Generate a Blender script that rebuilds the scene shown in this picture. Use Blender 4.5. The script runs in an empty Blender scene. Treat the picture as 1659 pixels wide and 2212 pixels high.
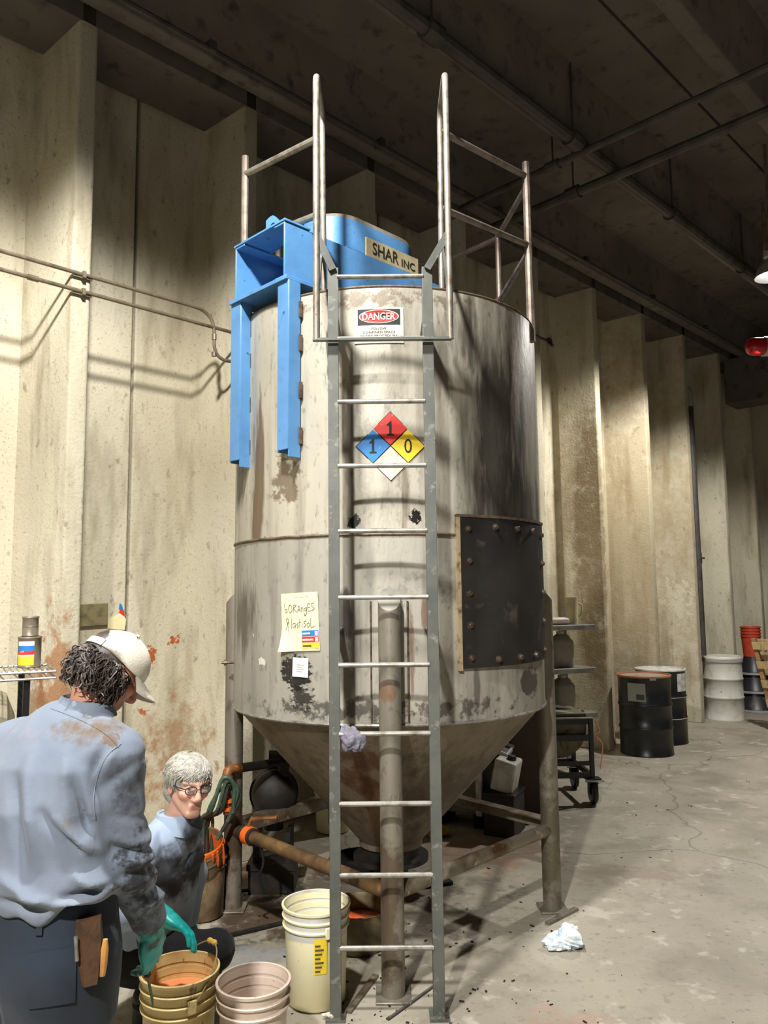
import bpy, bmesh, math, random
import numpy as np
from mathutils import Vector, Matrix
random.seed(7)
S = bpy.context.scene
COL = S.collection
# ------------------------------------------------------------------ camera, world, lights, exposure
FPX, PITCH, ROLL, CAMH = 1662.0, math.radians(6.0), math.radians(0.6), 1.83
cam_c = np.array([0.0, 0.0, CAMH])
_F = np.array([0, math.cos(PITCH), math.sin(PITCH)])
_U0 = np.array([0, -math.sin(PITCH), math.cos(PITCH)])
_R0 = np.array([1.0, 0, 0])
_R = _R0*math.cos(ROLL) - _U0*math.sin(ROLL)
_U = _U0*math.cos(ROLL) + _R0*math.sin(ROLL)
cd = bpy.data.cameras.new('camera'); cam = bpy.data.objects.new('camera', cd); COL.objects.link(cam)
cd.sensor_fit = 'VERTICAL'; cd.sensor_height = 24.0; cd.lens = 24.0*FPX/2212.0; cd.clip_end = 200
cam.matrix_world = Matrix(((_R[0], _U[0], -_F[0], 0), (_R[1], _U[1], -_F[1], 0), (_R[2], _U[2], -_F[2], CAMH), (0, 0, 0, 1)))
S.camera = cam
w = bpy.data.worlds.new('world'); S.world = w; w.use_nodes = True
w.node_tree.nodes['Background'].inputs[0].default_value = (0.68, 0.80, 1.0, 1)
w.node_tree.nodes['Background'].inputs[1].default_value = 0.075
S.view_settings.view_transform = 'Standard'; S.view_settings.look = 'None'
S.view_settings.exposure = 0.0; S.view_settings.gamma = 1.0; S.view_settings.use_curve_mapping = False
def spot(name, loc, power, size=142, blend=0.12, col=(1.0, 0.98, 0.94), rad=0.12):
    l = bpy.data.lights.new(name, 'SPOT'); l.energy = power; l.spot_size = math.radians(size); l.spot_blend = blend
    l.color = col; l.shadow_soft_size = rad
    o = bpy.data.objects.new(name, l); COL.objects.link(o); o.location = loc
    return o
LAMP = (4.23, 8.0, 5.2)
spot('high_bay_and_fill_light', (LAMP[0], LAMP[1], 5.13), 780, 150, .35)
spot('high_bay_and_fill_light', (-0.80, 2.0, 5.32), 1080, 153, .30)
spot('high_bay_and_fill_light', (-1.35, -1.8, 5.22), 2050, 144, .3)  # unseen lamp behind the camera, added to brighten the tank front
S.cycles.use_adaptive_sampling = True; S.cycles.adaptive_threshold = 0.03; S.cycles.adaptive_min_samples = 16; S.cycles.caustics_reflective = False; S.cycles.caustics_refractive = False
S.cycles.max_bounces = 4; S.cycles.diffuse_bounces = 3; S.cycles.glossy_bounces = 2; S.cycles.transmission_bounces = 3

# ------------------------------------------------------------------ helpers
def at(u, v, y):
    d = _F + _R*(u-829.5)/FPX - _U*(v-1106)/FPX
    return cam_c + d*(y/d[1])
def onfloor(u, v, z=0.0):
    d = _F + _R*(u-829.5)/FPX - _U*(v-1106)/FPX
    return cam_c + d*((z-CAMH)/d[2])
WU = np.array([math.sqrt(.5), math.sqrt(.5), 0]); WN = np.array([math.sqrt(.5), -math.sqrt(.5), 0]); WO = np.array([-3.25, 3.25, 0])
def wp(s, o, z):            # point beside the ribbed wall: s along it, o out of it from the rib tips
    return WO + WU*s + WN*o + np.array([0, 0, z])
def V3(*a): return np.array(a, float)
def nrm(v): v = np.asarray(v, float); return v/np.linalg.norm(v)

class MB:
    def __init__(s): s.v = []; s.f = []; s.mi = []
    def add(s, vs, fs):
        b = len(s.v); s.v += [tuple(map(float, p)) for p in vs]; s.f += [tuple(i+b for i in f) for f in fs]; return s
    def box(s, c, d, ax=None):      # centre, full dims, axes
        c = np.asarray(c, float); ax = np.eye(3) if ax is None else np.asarray(ax, float)
        vs = [c + ax[0]*d[0]/2*x + ax[1]*d[1]/2*y + ax[2]*d[2]/2*z for z in (-1, 1) for y in (-1, 1) for x in (-1, 1)]
        return s.add(vs, [(0, 2, 3, 1), (4, 5, 7, 6), (0, 1, 5, 4), (2, 6, 7, 3), (0, 4, 6, 2), (1, 3, 7, 5)])
    def bar(s, a, b, w, h, up=(0, 0, 1)):
        a = np.asarray(a, float); b = np.asarray(b, float); L = np.linalg.norm(b-a); x = (b-a)/L
        y = np.cross(up, x)
        if np.linalg.norm(y) < 1e-4: y = np.cross((1, 0, 0), x)
        y = nrm(y); z = np.cross(x, y)
        return s.box((a+b)/2, (L, w, h), (x, y, z))
    def tube(s, pts, r, n=10, cap=True, closed=False):
        pts = [np.asarray(p, float) for p in pts]; m = len(pts)
        rs = r if hasattr(r, '__len__') else [r]*m
        t = []
        for i in range(m):
            if closed: d = pts[(i+1) % m]-pts[i-1]
            else: d = pts[min(i+1, m-1)]-pts[max(i-1, 0)]
            t.append(nrm(d))
        a = np.cross(t[0], (0, 0, 1))
        if np.linalg.norm(a) < 1e-3: a = np.cross(t[0], (1, 0, 0))
        a = nrm(a); vs = []
        for i in range(m):
            a = nrm(a - t[i]*np.dot(a, t[i])); b = np.cross(t[i], a)
            for k in range(n):
                q = 2*math.pi*k/n
                vs.append(pts[i] + (a*math.cos(q)+b*math.sin(q))*rs[i])
        fs = []
        for i in range(m if closed else m-1):
            j = (i+1) % m
            for k in range(n):
                l = (k+1) % n
                fs.append((i*n+k, i*n+l, j*n+l, j*n+k))
        if cap and not closed:
            fs.append(tuple(range(n-1, -1, -1))); fs.append(tuple((m-1)*n+k for k in range(n)))
        return s.add(vs, fs)
    def lathe(s, prof, c=(0, 0, 0), n=32, ax=None, a0=0.0, a1=2*math.pi):   # prof [(r,z)]
        c = np.asarray(c, float); ax = np.eye(3) if ax is None else np.asarray(ax, float)
        full = abs(a1-a0-2*math.pi) < 1e-6; m = n if full else n+1
        vs = []
        for r, z in prof:
            for k in range(m):
                q = a0+(a1-a0)*k/n
                vs.append(c + ax[0]*r*math.cos(q) + ax[1]*r*math.sin(q) + ax[2]*z)
        fs = []
        for i in range(len(prof)-1):
            for k in range(n):
                l = (k+1) % m
                fs.append((i*m+k, i*m+l, (i+1)*m+l, (i+1)*m+k))
        return s.add(vs, fs)
    def disc(s, c, r, n=32, ax=None):
        c = np.asarray(c, float); ax = np.eye(3) if ax is None else np.asarray(ax, float)
        return s.add([c + (ax[0]*math.cos(2*math.pi*k/n)+ax[1]*math.sin(2*math.pi*k/n))*r for k in range(n)], [tuple(range(n))])
    def prism(s, poly, o, ax, h):   # 2-D polygon in ax[0],ax[1], extruded along ax[2]
        o = np.asarray(o, float); ax = np.asarray(ax, float); n = len(poly)
        vs = [o + ax[0]*x + ax[1]*y for x, y in poly] + [o + ax[0]*x + ax[1]*y + ax[2]*h for x, y in poly]
        fs = [tuple(range(n-1, -1, -1)), tuple(range(n, 2*n))] + [(i, (i+1) % n, n+(i+1) % n, n+i) for i in range(n)]
        return s.add(vs, fs)
    def build(s, name, mat, parent=None, loc=None, bev=0, ang=35, smooth=True):
        org = np.zeros(3)
        if parent is not None:
            p = parent
            while p is not None: org = org + np.array(p.location); p = p.parent
        elif loc is not None: org = np.asarray(loc, float)
        me = bpy.data.meshes.new(name)
        me.from_pydata([tuple(np.asarray(p)-org) for p in s.v], [], s.f); me.update()
        o = bpy.data.objects.new(name, me); COL.objects.link(o)
        if parent is not None: o.parent = parent
        elif loc is not None: o.location = tuple(org)
        me.materials.append(MT[mat] if isinstance(mat, str) else mat)
        if smooth:
            me.polygons.foreach_set('use_smooth', [True]*len(me.polygons)); me.set_sharp_from_angle(angle=math.radians(ang))
        if bev:
            b = o.modifiers.new('bevel', 'BEVEL'); b.width = bev; b.segments = 2; b.limit_method = 'ANGLE'; b.angle_limit = math.radians(40)
        return o
def thing(name, label, cat, loc=(0, 0, 0), group=None):
    o = bpy.data.objects.new(name, None); COL.objects.link(o); o.location = tuple(map(float, loc)); o.empty_display_size = .1
    return tag(o, label, cat, group)
def tag(o, label, cat, group=None):
    o['label'] = label; o['category'] = cat
    if group: o['group'] = group
    return o
def copy_tree(o, parent=None):
    c = o.copy(); COL.objects.link(c); c.parent = parent
    for ch in list(o.children): copy_tree(ch, c)
    return c
def frame(z, x=(1, 0, 0)):
    z = nrm(z); x = np.asarray(x, float); x = x - z*np.dot(x, z)
    if np.linalg.norm(x) < 1e-4: x = np.cross(z, (0, 1, 0))
    x = nrm(x); return np.array([x, np.cross(z, x), z])
def arc(c, r, a0, a1, ax, n=8):
    c = np.asarray(c, float); ax = np.asarray(ax, float)
    return [c + (ax[0]*math.cos(a0+(a1-a0)*i/n)+ax[1]*math.sin(a0+(a1-a0)*i/n))*r for i in range(n+1)]
def rounded(pts, rad, n=6):         # polyline with rounded corners
    pts = [np.asarray(p, float) for p in pts]; out = [pts[0]]
    for a, b, c in zip(pts, pts[1:], pts[2:]):
        d0 = nrm(a-b); d1 = nrm(c-b); r = min(rad, np.linalg.norm(a-b)*.48, np.linalg.norm(c-b)*.48)
        p0 = b+d0*r; p1 = b+d1*r
        for i in range(n+1):
            t = i/n; out.append((1-t)**2*p0 + 2*t*(1-t)*b + t*t*p1)
    return out+[pts[-1]]
def smooth_path(pts, n=6):          # Catmull-Rom
    P = [np.asarray(p, float) for p in pts]; P = [2*P[0]-P[1]]+P+[2*P[-1]-P[-2]]; out = []
    for i in range(1, len(P)-2):
        for k in range(n):
            t = k/n
            out.append(.5*((2*P[i])+(-P[i-1]+P[i+1])*t+(2*P[i-1]-5*P[i]+4*P[i+1]-P[i+2])*t*t+(-P[i-1]+3*P[i]-3*P[i+1]+P[i+2])*t**3))
    return out+[P[-2]]

# ------------------------------------------------------------------ materials
MT = {}
def lin(c):
    return tuple(((x/12.92) if x <= .04045 else ((x+.055)/1.055)**2.4) for x in c)
class NT:
    def __init__(s, name):
        s.m = bpy.data.materials.new(name); s.m.use_nodes = True; s.t = s.m.node_tree; s.n = s.t.nodes; s.b = s.n['Principled BSDF']; MT[name] = s.m
        s.geo = s.n.new('ShaderNodeNewGeometry'); s.tc = s.n.new('ShaderNodeTexCoord')
    def lk(s, a, b): s.t.links.new(a, b)
    def math(s, op, a, b=None, clamp=False):
        n = s.n.new('ShaderNodeMath'); n.operation = op; n.use_clamp = clamp
        for i, x in enumerate((a, b)):
            if x is None: continue
            if isinstance(x, (int, float)): n.inputs[i].default_value = x
            else: s.lk(x, n.inputs[i])
        return n.outputs[0]
    def pos(s): return s.geo.outputs['Position']
    def vec(s, op, a, b):
        n = s.n.new('ShaderNodeVectorMath'); n.operation = op
        for i, x in enumerate((a, b)):
            if x is None: continue
            if isinstance(x, tuple): n.inputs[i].default_value = x
            else: s.lk(x, n.inputs[i])
        return n
    def noise(s, scale, stretch=(1, 1, 1), detail=3, rough=.6, obj=False, off=0.0):
        src = s.tc.outputs['Object'] if obj else s.pos()
        v = s.vec('MULTIPLY', src, tuple(stretch)).outputs[0]
        if off: v = s.vec('ADD', v, (off, off*1.3, off*.7)).outputs[0]
        n = s.n.new('ShaderNodeTexNoise'); n.inputs['Scale'].default_value = scale; n.inputs['Detail'].default_value = detail; n.inputs['Roughness'].default_value = rough
        s.lk(v, n.inputs['Vector']); return n.outputs[0]
    def ramp(s, f, lo, hi):
        n = s.n.new('ShaderNodeMapRange'); n.clamp = True; s.lk(f, n.inputs[0]); n.inputs[1].default_value = lo; n.inputs[2].default_value = hi
        return n.outputs[0]
    def mix(s, f, a, b):
        n = s.n.new('ShaderNodeMix'); n.data_type = 'RGBA'; n.clamp_factor = True
        for sock, x in ((n.inputs[0], f), (n.inputs[6], a), (n.inputs[7], b)):
            if isinstance(x, (int, float)): sock.default_value = x
            elif isinstance(x, tuple): sock.default_value = x if len(x) == 4 else x+(1,)
            else: s.lk(x, sock)
        return n.outputs[2]
    def spot(s, c, r, scale=6, t=.5, sharp=5, detail=6, stretch=(1, 1, 1), amp=1.0):   # ragged patch at a world position
        d = s.vec('SUBTRACT', s.pos(), tuple(map(float, c))).outputs[0]
        d = s.vec('DIVIDE', d, tuple(map(float, r))).outputs[0]
        l = s.vec('LENGTH', d, None).outputs['Value']
        e = s.math('SUBTRACT', 1.0, l, True)
        key = (7 if scale < 9 else 16 if scale < 15 else 26, tuple(stretch))
        if not hasattr(s, 'cache'): s.cache = {}
        if key not in s.cache: s.cache[key] = s.noise(key[0], stretch, 4, .68, off=key[0])
        nz = s.cache[key]
        x = s.math('ADD', e, s.math('MULTIPLY', s.math('SUBTRACT', nz, .5), 2.4))
        x = s.math('MULTIPLY', s.math('SUBTRACT', x, t), sharp, True)
        x = s.math('MULTIPLY', x, s.ramp(e, 0, .12))
        return s.math('MULTIPLY', x, amp)
    def bump(s, h, st, dist=.01):
        n = s.n.new('ShaderNodeBump'); n.inputs['Strength'].default_value = st; n.inputs['Distance'].default_value = dist
        s.lk(h, n.inputs['Height']); s.lk(n.outputs[0], s.b.inputs['Normal']); return n
    def out(s, col, rough, metal=0.0, spec=None):
        if isinstance(col, tuple): s.b.inputs['Base Color'].default_value = col+(1,) if len(col) == 3 else col
        else: s.lk(col, s.b.inputs['Base Color'])
        if isinstance(rough, (int, float)): s.b.inputs['Roughness'].default_value = rough
        else: s.lk(rough, s.b.inputs['Roughness'])
        if isinstance(metal, (int, float)): s.b.inputs['Metallic'].default_value = metal
        else: s.lk(metal, s.b.inputs['Metallic'])
        if spec is not None: s.b.inputs['Specular IOR Level'].default_value = spec
        return s.m
def simple(name, c, rough=.6, metal=0.0, c2=None, scale=12, lo=.45, hi=.7, stretch=(1, 1, 1), bump=.0, bscale=60, obj=True, spec=None, lay=()):
    k = NT(name); col = lin(c)
    if c2 is not None: col = k.mix(k.ramp(k.noise(scale, stretch, obj=obj), lo, hi), col, lin(c2))
    for i, (lc, ls, llo, lhi, lst) in enumerate(lay):
        col = k.mix(k.ramp(k.noise(ls, lst, obj=obj, off=3.7*(i+1)), llo, lhi), col, lin(lc))
    if bump: k.bump(k.noise(bscale, obj=obj), bump)
    return k.out(col, rough, metal, spec)

# ribbed concrete wall
k = NT('wall_concrete')
c = k.mix(k.ramp(k.noise(1.1, (1, 1, .35)), .35, .68), lin((.835, .805, .715)), lin((.735, .705, .61)))
c = k.mix(k.ramp(k.noise(5, (1, 1, .22), off=4), .5, .78), c, lin((.60, .56, .46)))
c = k.mix(k.ramp(k.noise(55, off=9), .6, .74), c, lin((.58, .55, .47)))
c = k.mix(k.math('MULTIPLY', k.ramp(k.noise(14, (1, 1, .6), off=14), .62, .72), .55), c, lin((.46, .42, .34)))
c = k.mix(k.math('MULTIPLY', k.ramp(k.noise(.6, (1, 1, .5), off=21), .5, .75), .45), c, lin((.60, .52, .38)))
OR, OR2 = lin((.62, .42, .25)), lin((.66, .34, .18))
for (ctr, rad, cc, sc, t, sh, am) in (
    ((-1.95, 4.58, 1.05), (.3, .3, 1.0), OR, 4, .25, 3, .8), ((-2.1, 4.85, 1.0), (.25, .25, .95), lin((.52, .36, .22)), 4, .2, 3, .7),
    ((-1.68, 5.58, 1.42), (.12, .12, .16), OR2, 14, .62, 12, 1), ((-1.55, 5.72, 1.5), (.09, .09, .09), OR2, 16, .62, 12, 1), ((-1.9, 5.37, 1.66), (.07, .07, .06), OR2, 18, .7, 12, .9),
    ((-1.55, 5.72, .75), (.5, .5, .62), lin((.58, .42, .27)), 5, .42, 2.2, .65), ((-1.6, 5.65, .55), (.55, .55, .5), OR, 7, .5, 2.5, .6), ((-1.72, 5.55, 1.02), (.08, .08, .07), OR2, 18, .62, 10, .9),
    ((-1.12, 5.35, .7), (.2, .2, .5), lin((.62, .42, .26)), 6, .5, 4, .6),
    ((3.4, 10.2, 2.6), (1.9, 1.9, 3.2), lin((.62, .535, .39)), 4, -.2, 1.2, .55), ((3.6, 10.6, 1.75), (.7, .7, .6), lin((.86, .83, .74)), 3, .55, 5, .7), ((4.1, 10.9, 1.7), (.45, .45, .65), lin((.85, .82, .72)), 3, .5, 7, .7),
    ((3.75, 10.75, 1.25), (.55, .55, .5), lin((.46, .38, .26)), 4, .45, 5, .6), ((2.28, 8.86, 2.3), (.46, .46, 2.9), lin((.51, .435, .31)), 4, -.5, 1.5, .75)):  # last patch: brown stain, with the tank's shade on that rib painted in
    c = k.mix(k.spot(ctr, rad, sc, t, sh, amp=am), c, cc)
k.bump(k.math('ADD', k.noise(40, off=2), k.math('MULTIPLY', k.noise(8, off=5), 1.2)), .35, .012)
k.out(c, .88, spec=.25)
# ceiling concrete
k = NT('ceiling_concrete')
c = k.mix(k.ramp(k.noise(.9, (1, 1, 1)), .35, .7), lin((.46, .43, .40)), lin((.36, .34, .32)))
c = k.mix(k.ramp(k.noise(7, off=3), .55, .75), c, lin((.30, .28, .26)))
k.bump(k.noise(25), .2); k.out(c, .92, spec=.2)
# floor
k = NT('floor_concrete')
c = k.mix(k.ramp(k.noise(.8), .35, .68), lin((.67, .64, .575)), lin((.575, .545, .49)))
c = k.mix(k.ramp(k.noise(3.2, off=2), .48, .72), c, lin((.54, .51, .45)))
c = k.mix(k.math('MULTIPLY', k.ramp(k.noise(22, off=5), .58, .72), .7), c, lin((.48, .45, .40)))
c = k.mix(k.math('MULTIPLY', k.ramp(k.noise(90, off=8), .62, .72), .6), c, lin((.36, .34, .30)))
c = k.mix(k.math('MULTIPLY', k.ramp(k.noise(6, off=17), .6, .68), .5), c, lin((.78, .75, .69)))
for (ctr, rad, cc, sc, t, sh, am) in (
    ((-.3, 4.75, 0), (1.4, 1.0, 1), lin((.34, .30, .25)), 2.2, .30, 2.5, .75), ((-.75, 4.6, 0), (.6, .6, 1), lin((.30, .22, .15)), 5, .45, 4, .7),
    ((.7, 5.7, 0), (.75, .7, 1), lin((.62, .46, .36)), 4, .35, 3, .55), ((.75, 3.45, 0), (.35, .3, 1), lin((.68, .54, .47)), 4, .4, 3, .5),
    ((-.9, 5.3, 0), (.6, .5, 1), lin((.40, .28, .17)), 5, .35, 4, .7), ((1.9, 8.6, 0), (1.1, 1.0, 1), lin((.42, .38, .32)), 2, .45, 2.5, .5),
    ((1.0, 3.3, 0), (.5, .35, 1), lin((.77, .74, .68)), 5, .55, 6, .6), ((1.55, 5.2, 0), (.9, .5, 1), lin((.50, .45, .39)), 4, .5, 3, .5), ((-.62, 4.12, 0), (.3, .22, 1), lin((.66, .68, .70)), 6, .35, 4, .6)):
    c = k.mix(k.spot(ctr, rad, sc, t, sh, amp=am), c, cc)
v = k.n.new('ShaderNodeTexVoronoi'); v.feature = 'DISTANCE_TO_EDGE'; v.inputs['Scale'].default_value = .3
wv = k.vec('ADD', k.pos(), None); nn = k.n.new('ShaderNodeTexNoise'); nn.inputs['Scale'].default_value = 2.2; k.lk(k.pos(), nn.inputs['Vector'])
k.lk(k.vec('SCALE', nn.outputs['Color'], None).outputs[0], wv.inputs[1]); wv.inputs[1].links[0].from_node.inputs['Scale'].default_value = .45
k.lk(wv.outputs[0], v.inputs['Vector'])
crk = k.ramp(v.outputs[0], .004, .001)
c = k.mix(k.math('MULTIPLY', crk, .35), c, lin((.26, .23, .19)))
k.bump(k.math('ADD', k.noise(60, off=1), k.math('MULTIPLY', crk, -1.5)), .3, .006)
k.out(c, k.ramp(k.noise(2.5, off=11), -.6, 1.3), 0, .35)
# tank steel: dull, weathered, streaked downwards
def steel(name, base, dark, metal=.22, rough=.42, spots=()):
    k = NT(name)
    c = k.mix(k.ramp(k.noise(2.0, (1, 1, .35)), .35, .7), lin(base), lin(tuple(x*.88 for x in base)))
    c = k.mix(k.math('MULTIPLY', k.ramp(k.noise(9, (1, 1, .09), off=3), .5, .72), .65), c, lin(dark))
    c = k.mix(k.math('MULTIPLY', k.ramp(k.noise(30, (1, 1, .5), off=6), .58, .7), .5), c, lin(tuple(x*.6 for x in base)))
    for (ctr, rad, cc, sc, t, sh, am, st) in spots: c = k.mix(k.spot(ctr, rad, sc, t, sh, amp=am, stretch=st), c, lin(cc))
    r = k.math('ADD', k.math('MULTIPLY', k.noise(12, (1, 1, .25), off=8), .35), rough-.17)
    k.bump(k.math('ADD', k.noise(35, (1, 1, .4)), k.math('MULTIPLY', k.noise(1.6), 2.5)), .14, .012)
    k.out(c, r, metal)
I1 = (1, 1, 1); VS = (1, 1, .15)
DK = (.20, .18, .155); BR = (.36, .28, .19)
steel('tank_steel', (.765, .74, .675), (.48, .45, .40), spots=(
    ((-.28, 3.80, 3.08), (.06, .3, .32), DK, 9, .35, 5, .85, VS), ((.10, 3.8, 2.3), (.05, .3, .7), BR, 8, .45, 4, .6, VS), ((-.17, 3.8, 2.5), (.07, .3, .9), DK, 8, .4, 3, .65, VS),
    ((.60, 4.0, 2.72), (.24, .40, .85), DK, 5, -.02, 1.8, .9, VS), ((.44, 3.88, 3.12), (.12, .3, .35), DK, 5, .15, 1.8, .75, VS), ((.7, 4.1, 2.30), (.40, .5, .28), DK, 4, .1, 1.8, .8, (1, 1, .3)),
    ((-.68, 4.1, 2.3), (.06, .2, .75), BR, 7, .2, 4, .85, VS), ((-.5, 3.95, 2.42), (.14, .3, .22), BR, 10, .42, 4, .75, I1), ((-.8, 4.3, 2.5), (.12, .2, .35), DK, 7, .35, 3, .75, VS),
    ((-.15, 3.79, 2.18), (.05, .1, .07), (.1, .09, .08), 20, .45, 10, 1, I1), ((.15, 3.79, 2.2), (.04, .1, .05), (.1, .09, .08), 20, .3, 10, 1, I1),
    ((-.5, 3.95, 2.08), (.5, .4, .09), DK, 10, .4, 3, .7, I1), ((.0, 3.8, 2.0), (.3, .3, .14), BR, 8, .4, 4, .6, I1),
    ((.03, 3.8, 3.32), (.9, .8, .09), BR, 10, .5, 4, .6, I1), ((.3, 3.8, 2.95), (.15, .3, .4), DK, 8, .42, 3, .6, VS)))
steel('tank_steel_lower', (.68, .66, .61), (.42, .40, .36), metal=.2, rough=.5, spots=(
    ((-.45, 3.9, 1.44), (.10, .2, .10), (.09, .085, .08), 16, .10, 9, .95, (1, 1, 2)), ((-.42, 3.9, 1.32), (.09, .2, .09), (.12, .115, .11), 16, .35, 7, .9, (1, 1, 2)),
    ((-.8, 4.25, 1.7), (.2, .35, .35), (.27, .23, .18), 5, .3, 3, .7, VS), ((-.72, 4.1, 1.62), (.05, .1, .12), (.86, .85, .8), 16, .72, 10, .9, I1), ((-.64, 4.06, 1.48), (.05, .1, .03), (.87, .85, .78), 14, .45, 10, .9, I1),
    ((.0, 3.8, 1.26), (1.2, .9, .09), DK, 9, .45, 4, .75, I1), ((-.16, 3.8, 1.55), (.1, .2, .4), DK, 8, .35, 3, .6, VS), ((.13, 3.79, 1.45), (.02, .1, .4), (.42, .27, .19), 9, .35, 2.5, .7, VS),
    ((.78, 4.2, 1.34), (.16, .3, .14), DK, 8, .35, 5, .8, I1), ((.45, 3.9, 1.36), (.03, .1, .2), DK, 8, .4, 4, .6, VS), ((-.2, 3.8, 1.72), (.05, .1, .16), DK, 10, .3, 4, .8, VS), ((.2, 3.8, 1.72), (.05, .1, .16), (.42, .3, .2), 10, .35, 4, .7, VS),
    ((.35, 3.86, 1.85), (.5, .3, .22), (.36, .34, .30), 4, .5, 3, .5, I1)))
steel('cone_steel', (.52, .475, .40), (.27, .235, .185), metal=.35, rough=.55, spots=(((-.1, 4.0, .8), (.3, .6, .5), (.34, .19, .1), 6, .45, 4, .7, (1, 1, .3)), ((.3, 4.2, .75), (.6, .6, .5), (.27, .23, .17), 4, .4, 3, .6, (1, 1, .3))))
steel('leg_steel', (.56, .53, .475), (.30, .26, .21), metal=.45, rough=.5, spots=(((.0, 3.68, 1.36), (.09, .2, .06), (.54, .38, .27), 8, .2, 3, .6, I1), ((.0, 3.7, .35), (.1, .2, .5), (.36, .29, .22), 8, .3, 3, .8, I1), ((-.92, 4.7, .5), (.2, .2, .6), (.33, .24, .15), 7, .3, 3, .8, I1), ((.95, 4.66, .4), (.2, .2, .7), (.36, .33, .25), 7, .3, 3, .8, I1)))
simple('brace_steel', (.50, .465, .40), .5, .4, (.33, .24, .15), 6, .42, .66, lay=(((.66, .6, .5), 14, .6, .7, I1),))
simple('brace_rusty', (.46, .35, .21), .55, .25, (.30, .23, .16), 6, .42, .62, lay=(((.64, .46, .24), 7, .6, .75, I1),))
simple('panel_black', (.235, .225, .215), .5, .35, (.16, .15, .145), 3, .35, .7, lay=(((.36, .33, .30), 8, .6, .75, I1), ((.30, .2, .13), 14, .66, .75, I1)), obj=False)
simple('gasket', (.66, .59, .46), .8, 0, (.45, .33, .22), 14, .5, .65)
simple('bolt_steel', (.42, .36, .30), .5, .6, (.28, .2, .14), 40)
simple('weld', (.46, .40, .33), .55, .5, (.28, .22, .17), 25)
simple('galv_paint', (.385, .39, .365), .5, .2, (.325, .335, .315), 7, .4, .7, lay=(((.50, .50, .475), 22, .6, .7, I1), ((.28, .29, .32), 9, .66, .72, (1, 1, .3)), ((.60, .52, .44), 13, .68, .75, I1)))
simple('rung_steel', (.60, .59, .56), .45, .5, (.42, .39, .35), 18)
simple('rail_steel', (.63, .605, .56), .42, .55, (.48, .43, .37), 14, lay=(((.52, .42, .35), 20, .62, .72, I1),))
simple('post_steel', (.55, .50, .455), .5, .4, (.42, .37, .33), 14)
simple('blue_paint', (.35, .555, .755), .33, .0, (.31, .50, .69), 4, .4, .7, lay=(((.20, .36, .52), 24, .66, .74, I1), ((.36, .45, .47), 9, .66, .76, I1)), bump=.12, bscale=18)
simple('dust_grey', (.50, .46, .42), .85, 0, (.40, .37, .34), 9)
simple('plate_brass', (.72, .67, .53), .5, .15, (.58, .53, .42), 12)
simple('ink_dark', (.13, .12, .11), .7)
simple('conduit_metal', (.55, .50, .42), .45, .5, (.42, .37, .3), 12)
simple('pipe_dark', (.30, .28, .26), .6, .1, (.2, .19, .18), 6)
simple('black_paint', (.085, .085, .085), .38, 0, (.13, .125, .12), 8, .5, .75, bump=.05, bscale=12)
simple('black_grime', (.11, .10, .09), .6, 0, (.2, .16, .12), 10)
simple('drum_black', (.085, .095, .095), .33, 0, (.12, .125, .125), 5, .45, .7)
simple('drum_top', (.63, .60, .54), .5, .2, (.62, .38, .25), 7, .52, .66)
simple('rim_orange', (.70, .42, .27), .5, 0, (.5, .45, .4), 12)
simple('drum_white', (.84, .835, .79), .42, 0, (.74, .72, .64), 6, .5, .7, lay=(((.55, .52, .47), 22, .68, .75, I1),))
simple('label_white', (.80, .79, .76), .7, 0, (.62, .61, .58), 16)
simple('label_grey', (.60, .60, .57), .7)
simple('print_grey', (.30, .30, .30), .8)
simple('wood', (.66, .53, .35), .75, 0, (.5, .38, .24), 8, .4, .7, (1, 1, 6))
simple('wood_pale', (.76, .66, .47), .75, 0, (.6, .49, .32), 8, .4, .7, (6, 1, 1))
simple('board_olive', (.53, .49, .35), .8, 0, (.38, .34, .22), 14, .45, .65)
simple('red_plastic', (.78, .30, .20), .4, 0, (.66, .24, .16), 9)
simple('grey_black_plastic', (.16, .155, .17), .4, 0, (.40, .39, .40), 4, .55, .7)
simple('lip_grey', (.66, .65, .64), .5)
simple('pail_yellow', (.90, .82, .58), .42, 0, (.80, .70, .46), 9, .45, .7, lay=(((.50, .38, .22), 20, .64, .72, (1, 1, .5)),))
simple('pail_pink', (.82, .745, .68), .42, 0, (.76, .68, .62), 7, .45, .7, lay=(((.50, .40, .33), 26, .68, .74, I1),))
simple('pail_cream', (.935, .905, .75), .38, 0, (.90, .86, .66), 5, .42, .7, lay=(((.62, .55, .36), 24, .68, .75, I1),))
simple('pail_white', (.87, .86, .83), .4, 0, (.78, .76, .73), 8, .55, .7)
simple('pail_dirty', (.55, .47, .36), .5, 0, (.40, .32, .23), 8, .42, .66, lay=(((.82, .40, .16), 9, .62, .7, I1),))
simple('orange_plastisol', (.95, .60, .40), .3, 0, (.90, .52, .32), 6, bump=.05, bscale=9)
simple('orange_deep', (.86, .40, .22), .35, 0, (.76, .34, .18), 8, bump=.2, bscale=30)
simple('orange_bright', (.95, .43, .12), .45, 0, (.78, .36, .14), 10, lay=(((.55, .40, .24), 9, .62, .72, I1),))
simple('pan_steel', (.46, .42, .30), .5, .3, (.32, .27, .19), 8)
simple('wire', (.70, .63, .45), .45, .4)
simple('grip_yellow', (.86, .72, .36), .5, 0, (.7, .55, .25), 30)
simple('rag_grey', (.50, .49, .54), .9, 0, (.33, .32, .36), 20, .45, .65, bump=.4, bscale=120)
simple('towel', (.84, .87, .88), .9, 0, (.66, .74, .80), 18, .5, .65)
simple('hose_green', (.22, .30, .24), .5, 0, (.36, .42, .34), 14)
simple('hose_dark', (.16, .16, .14), .5)
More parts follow.
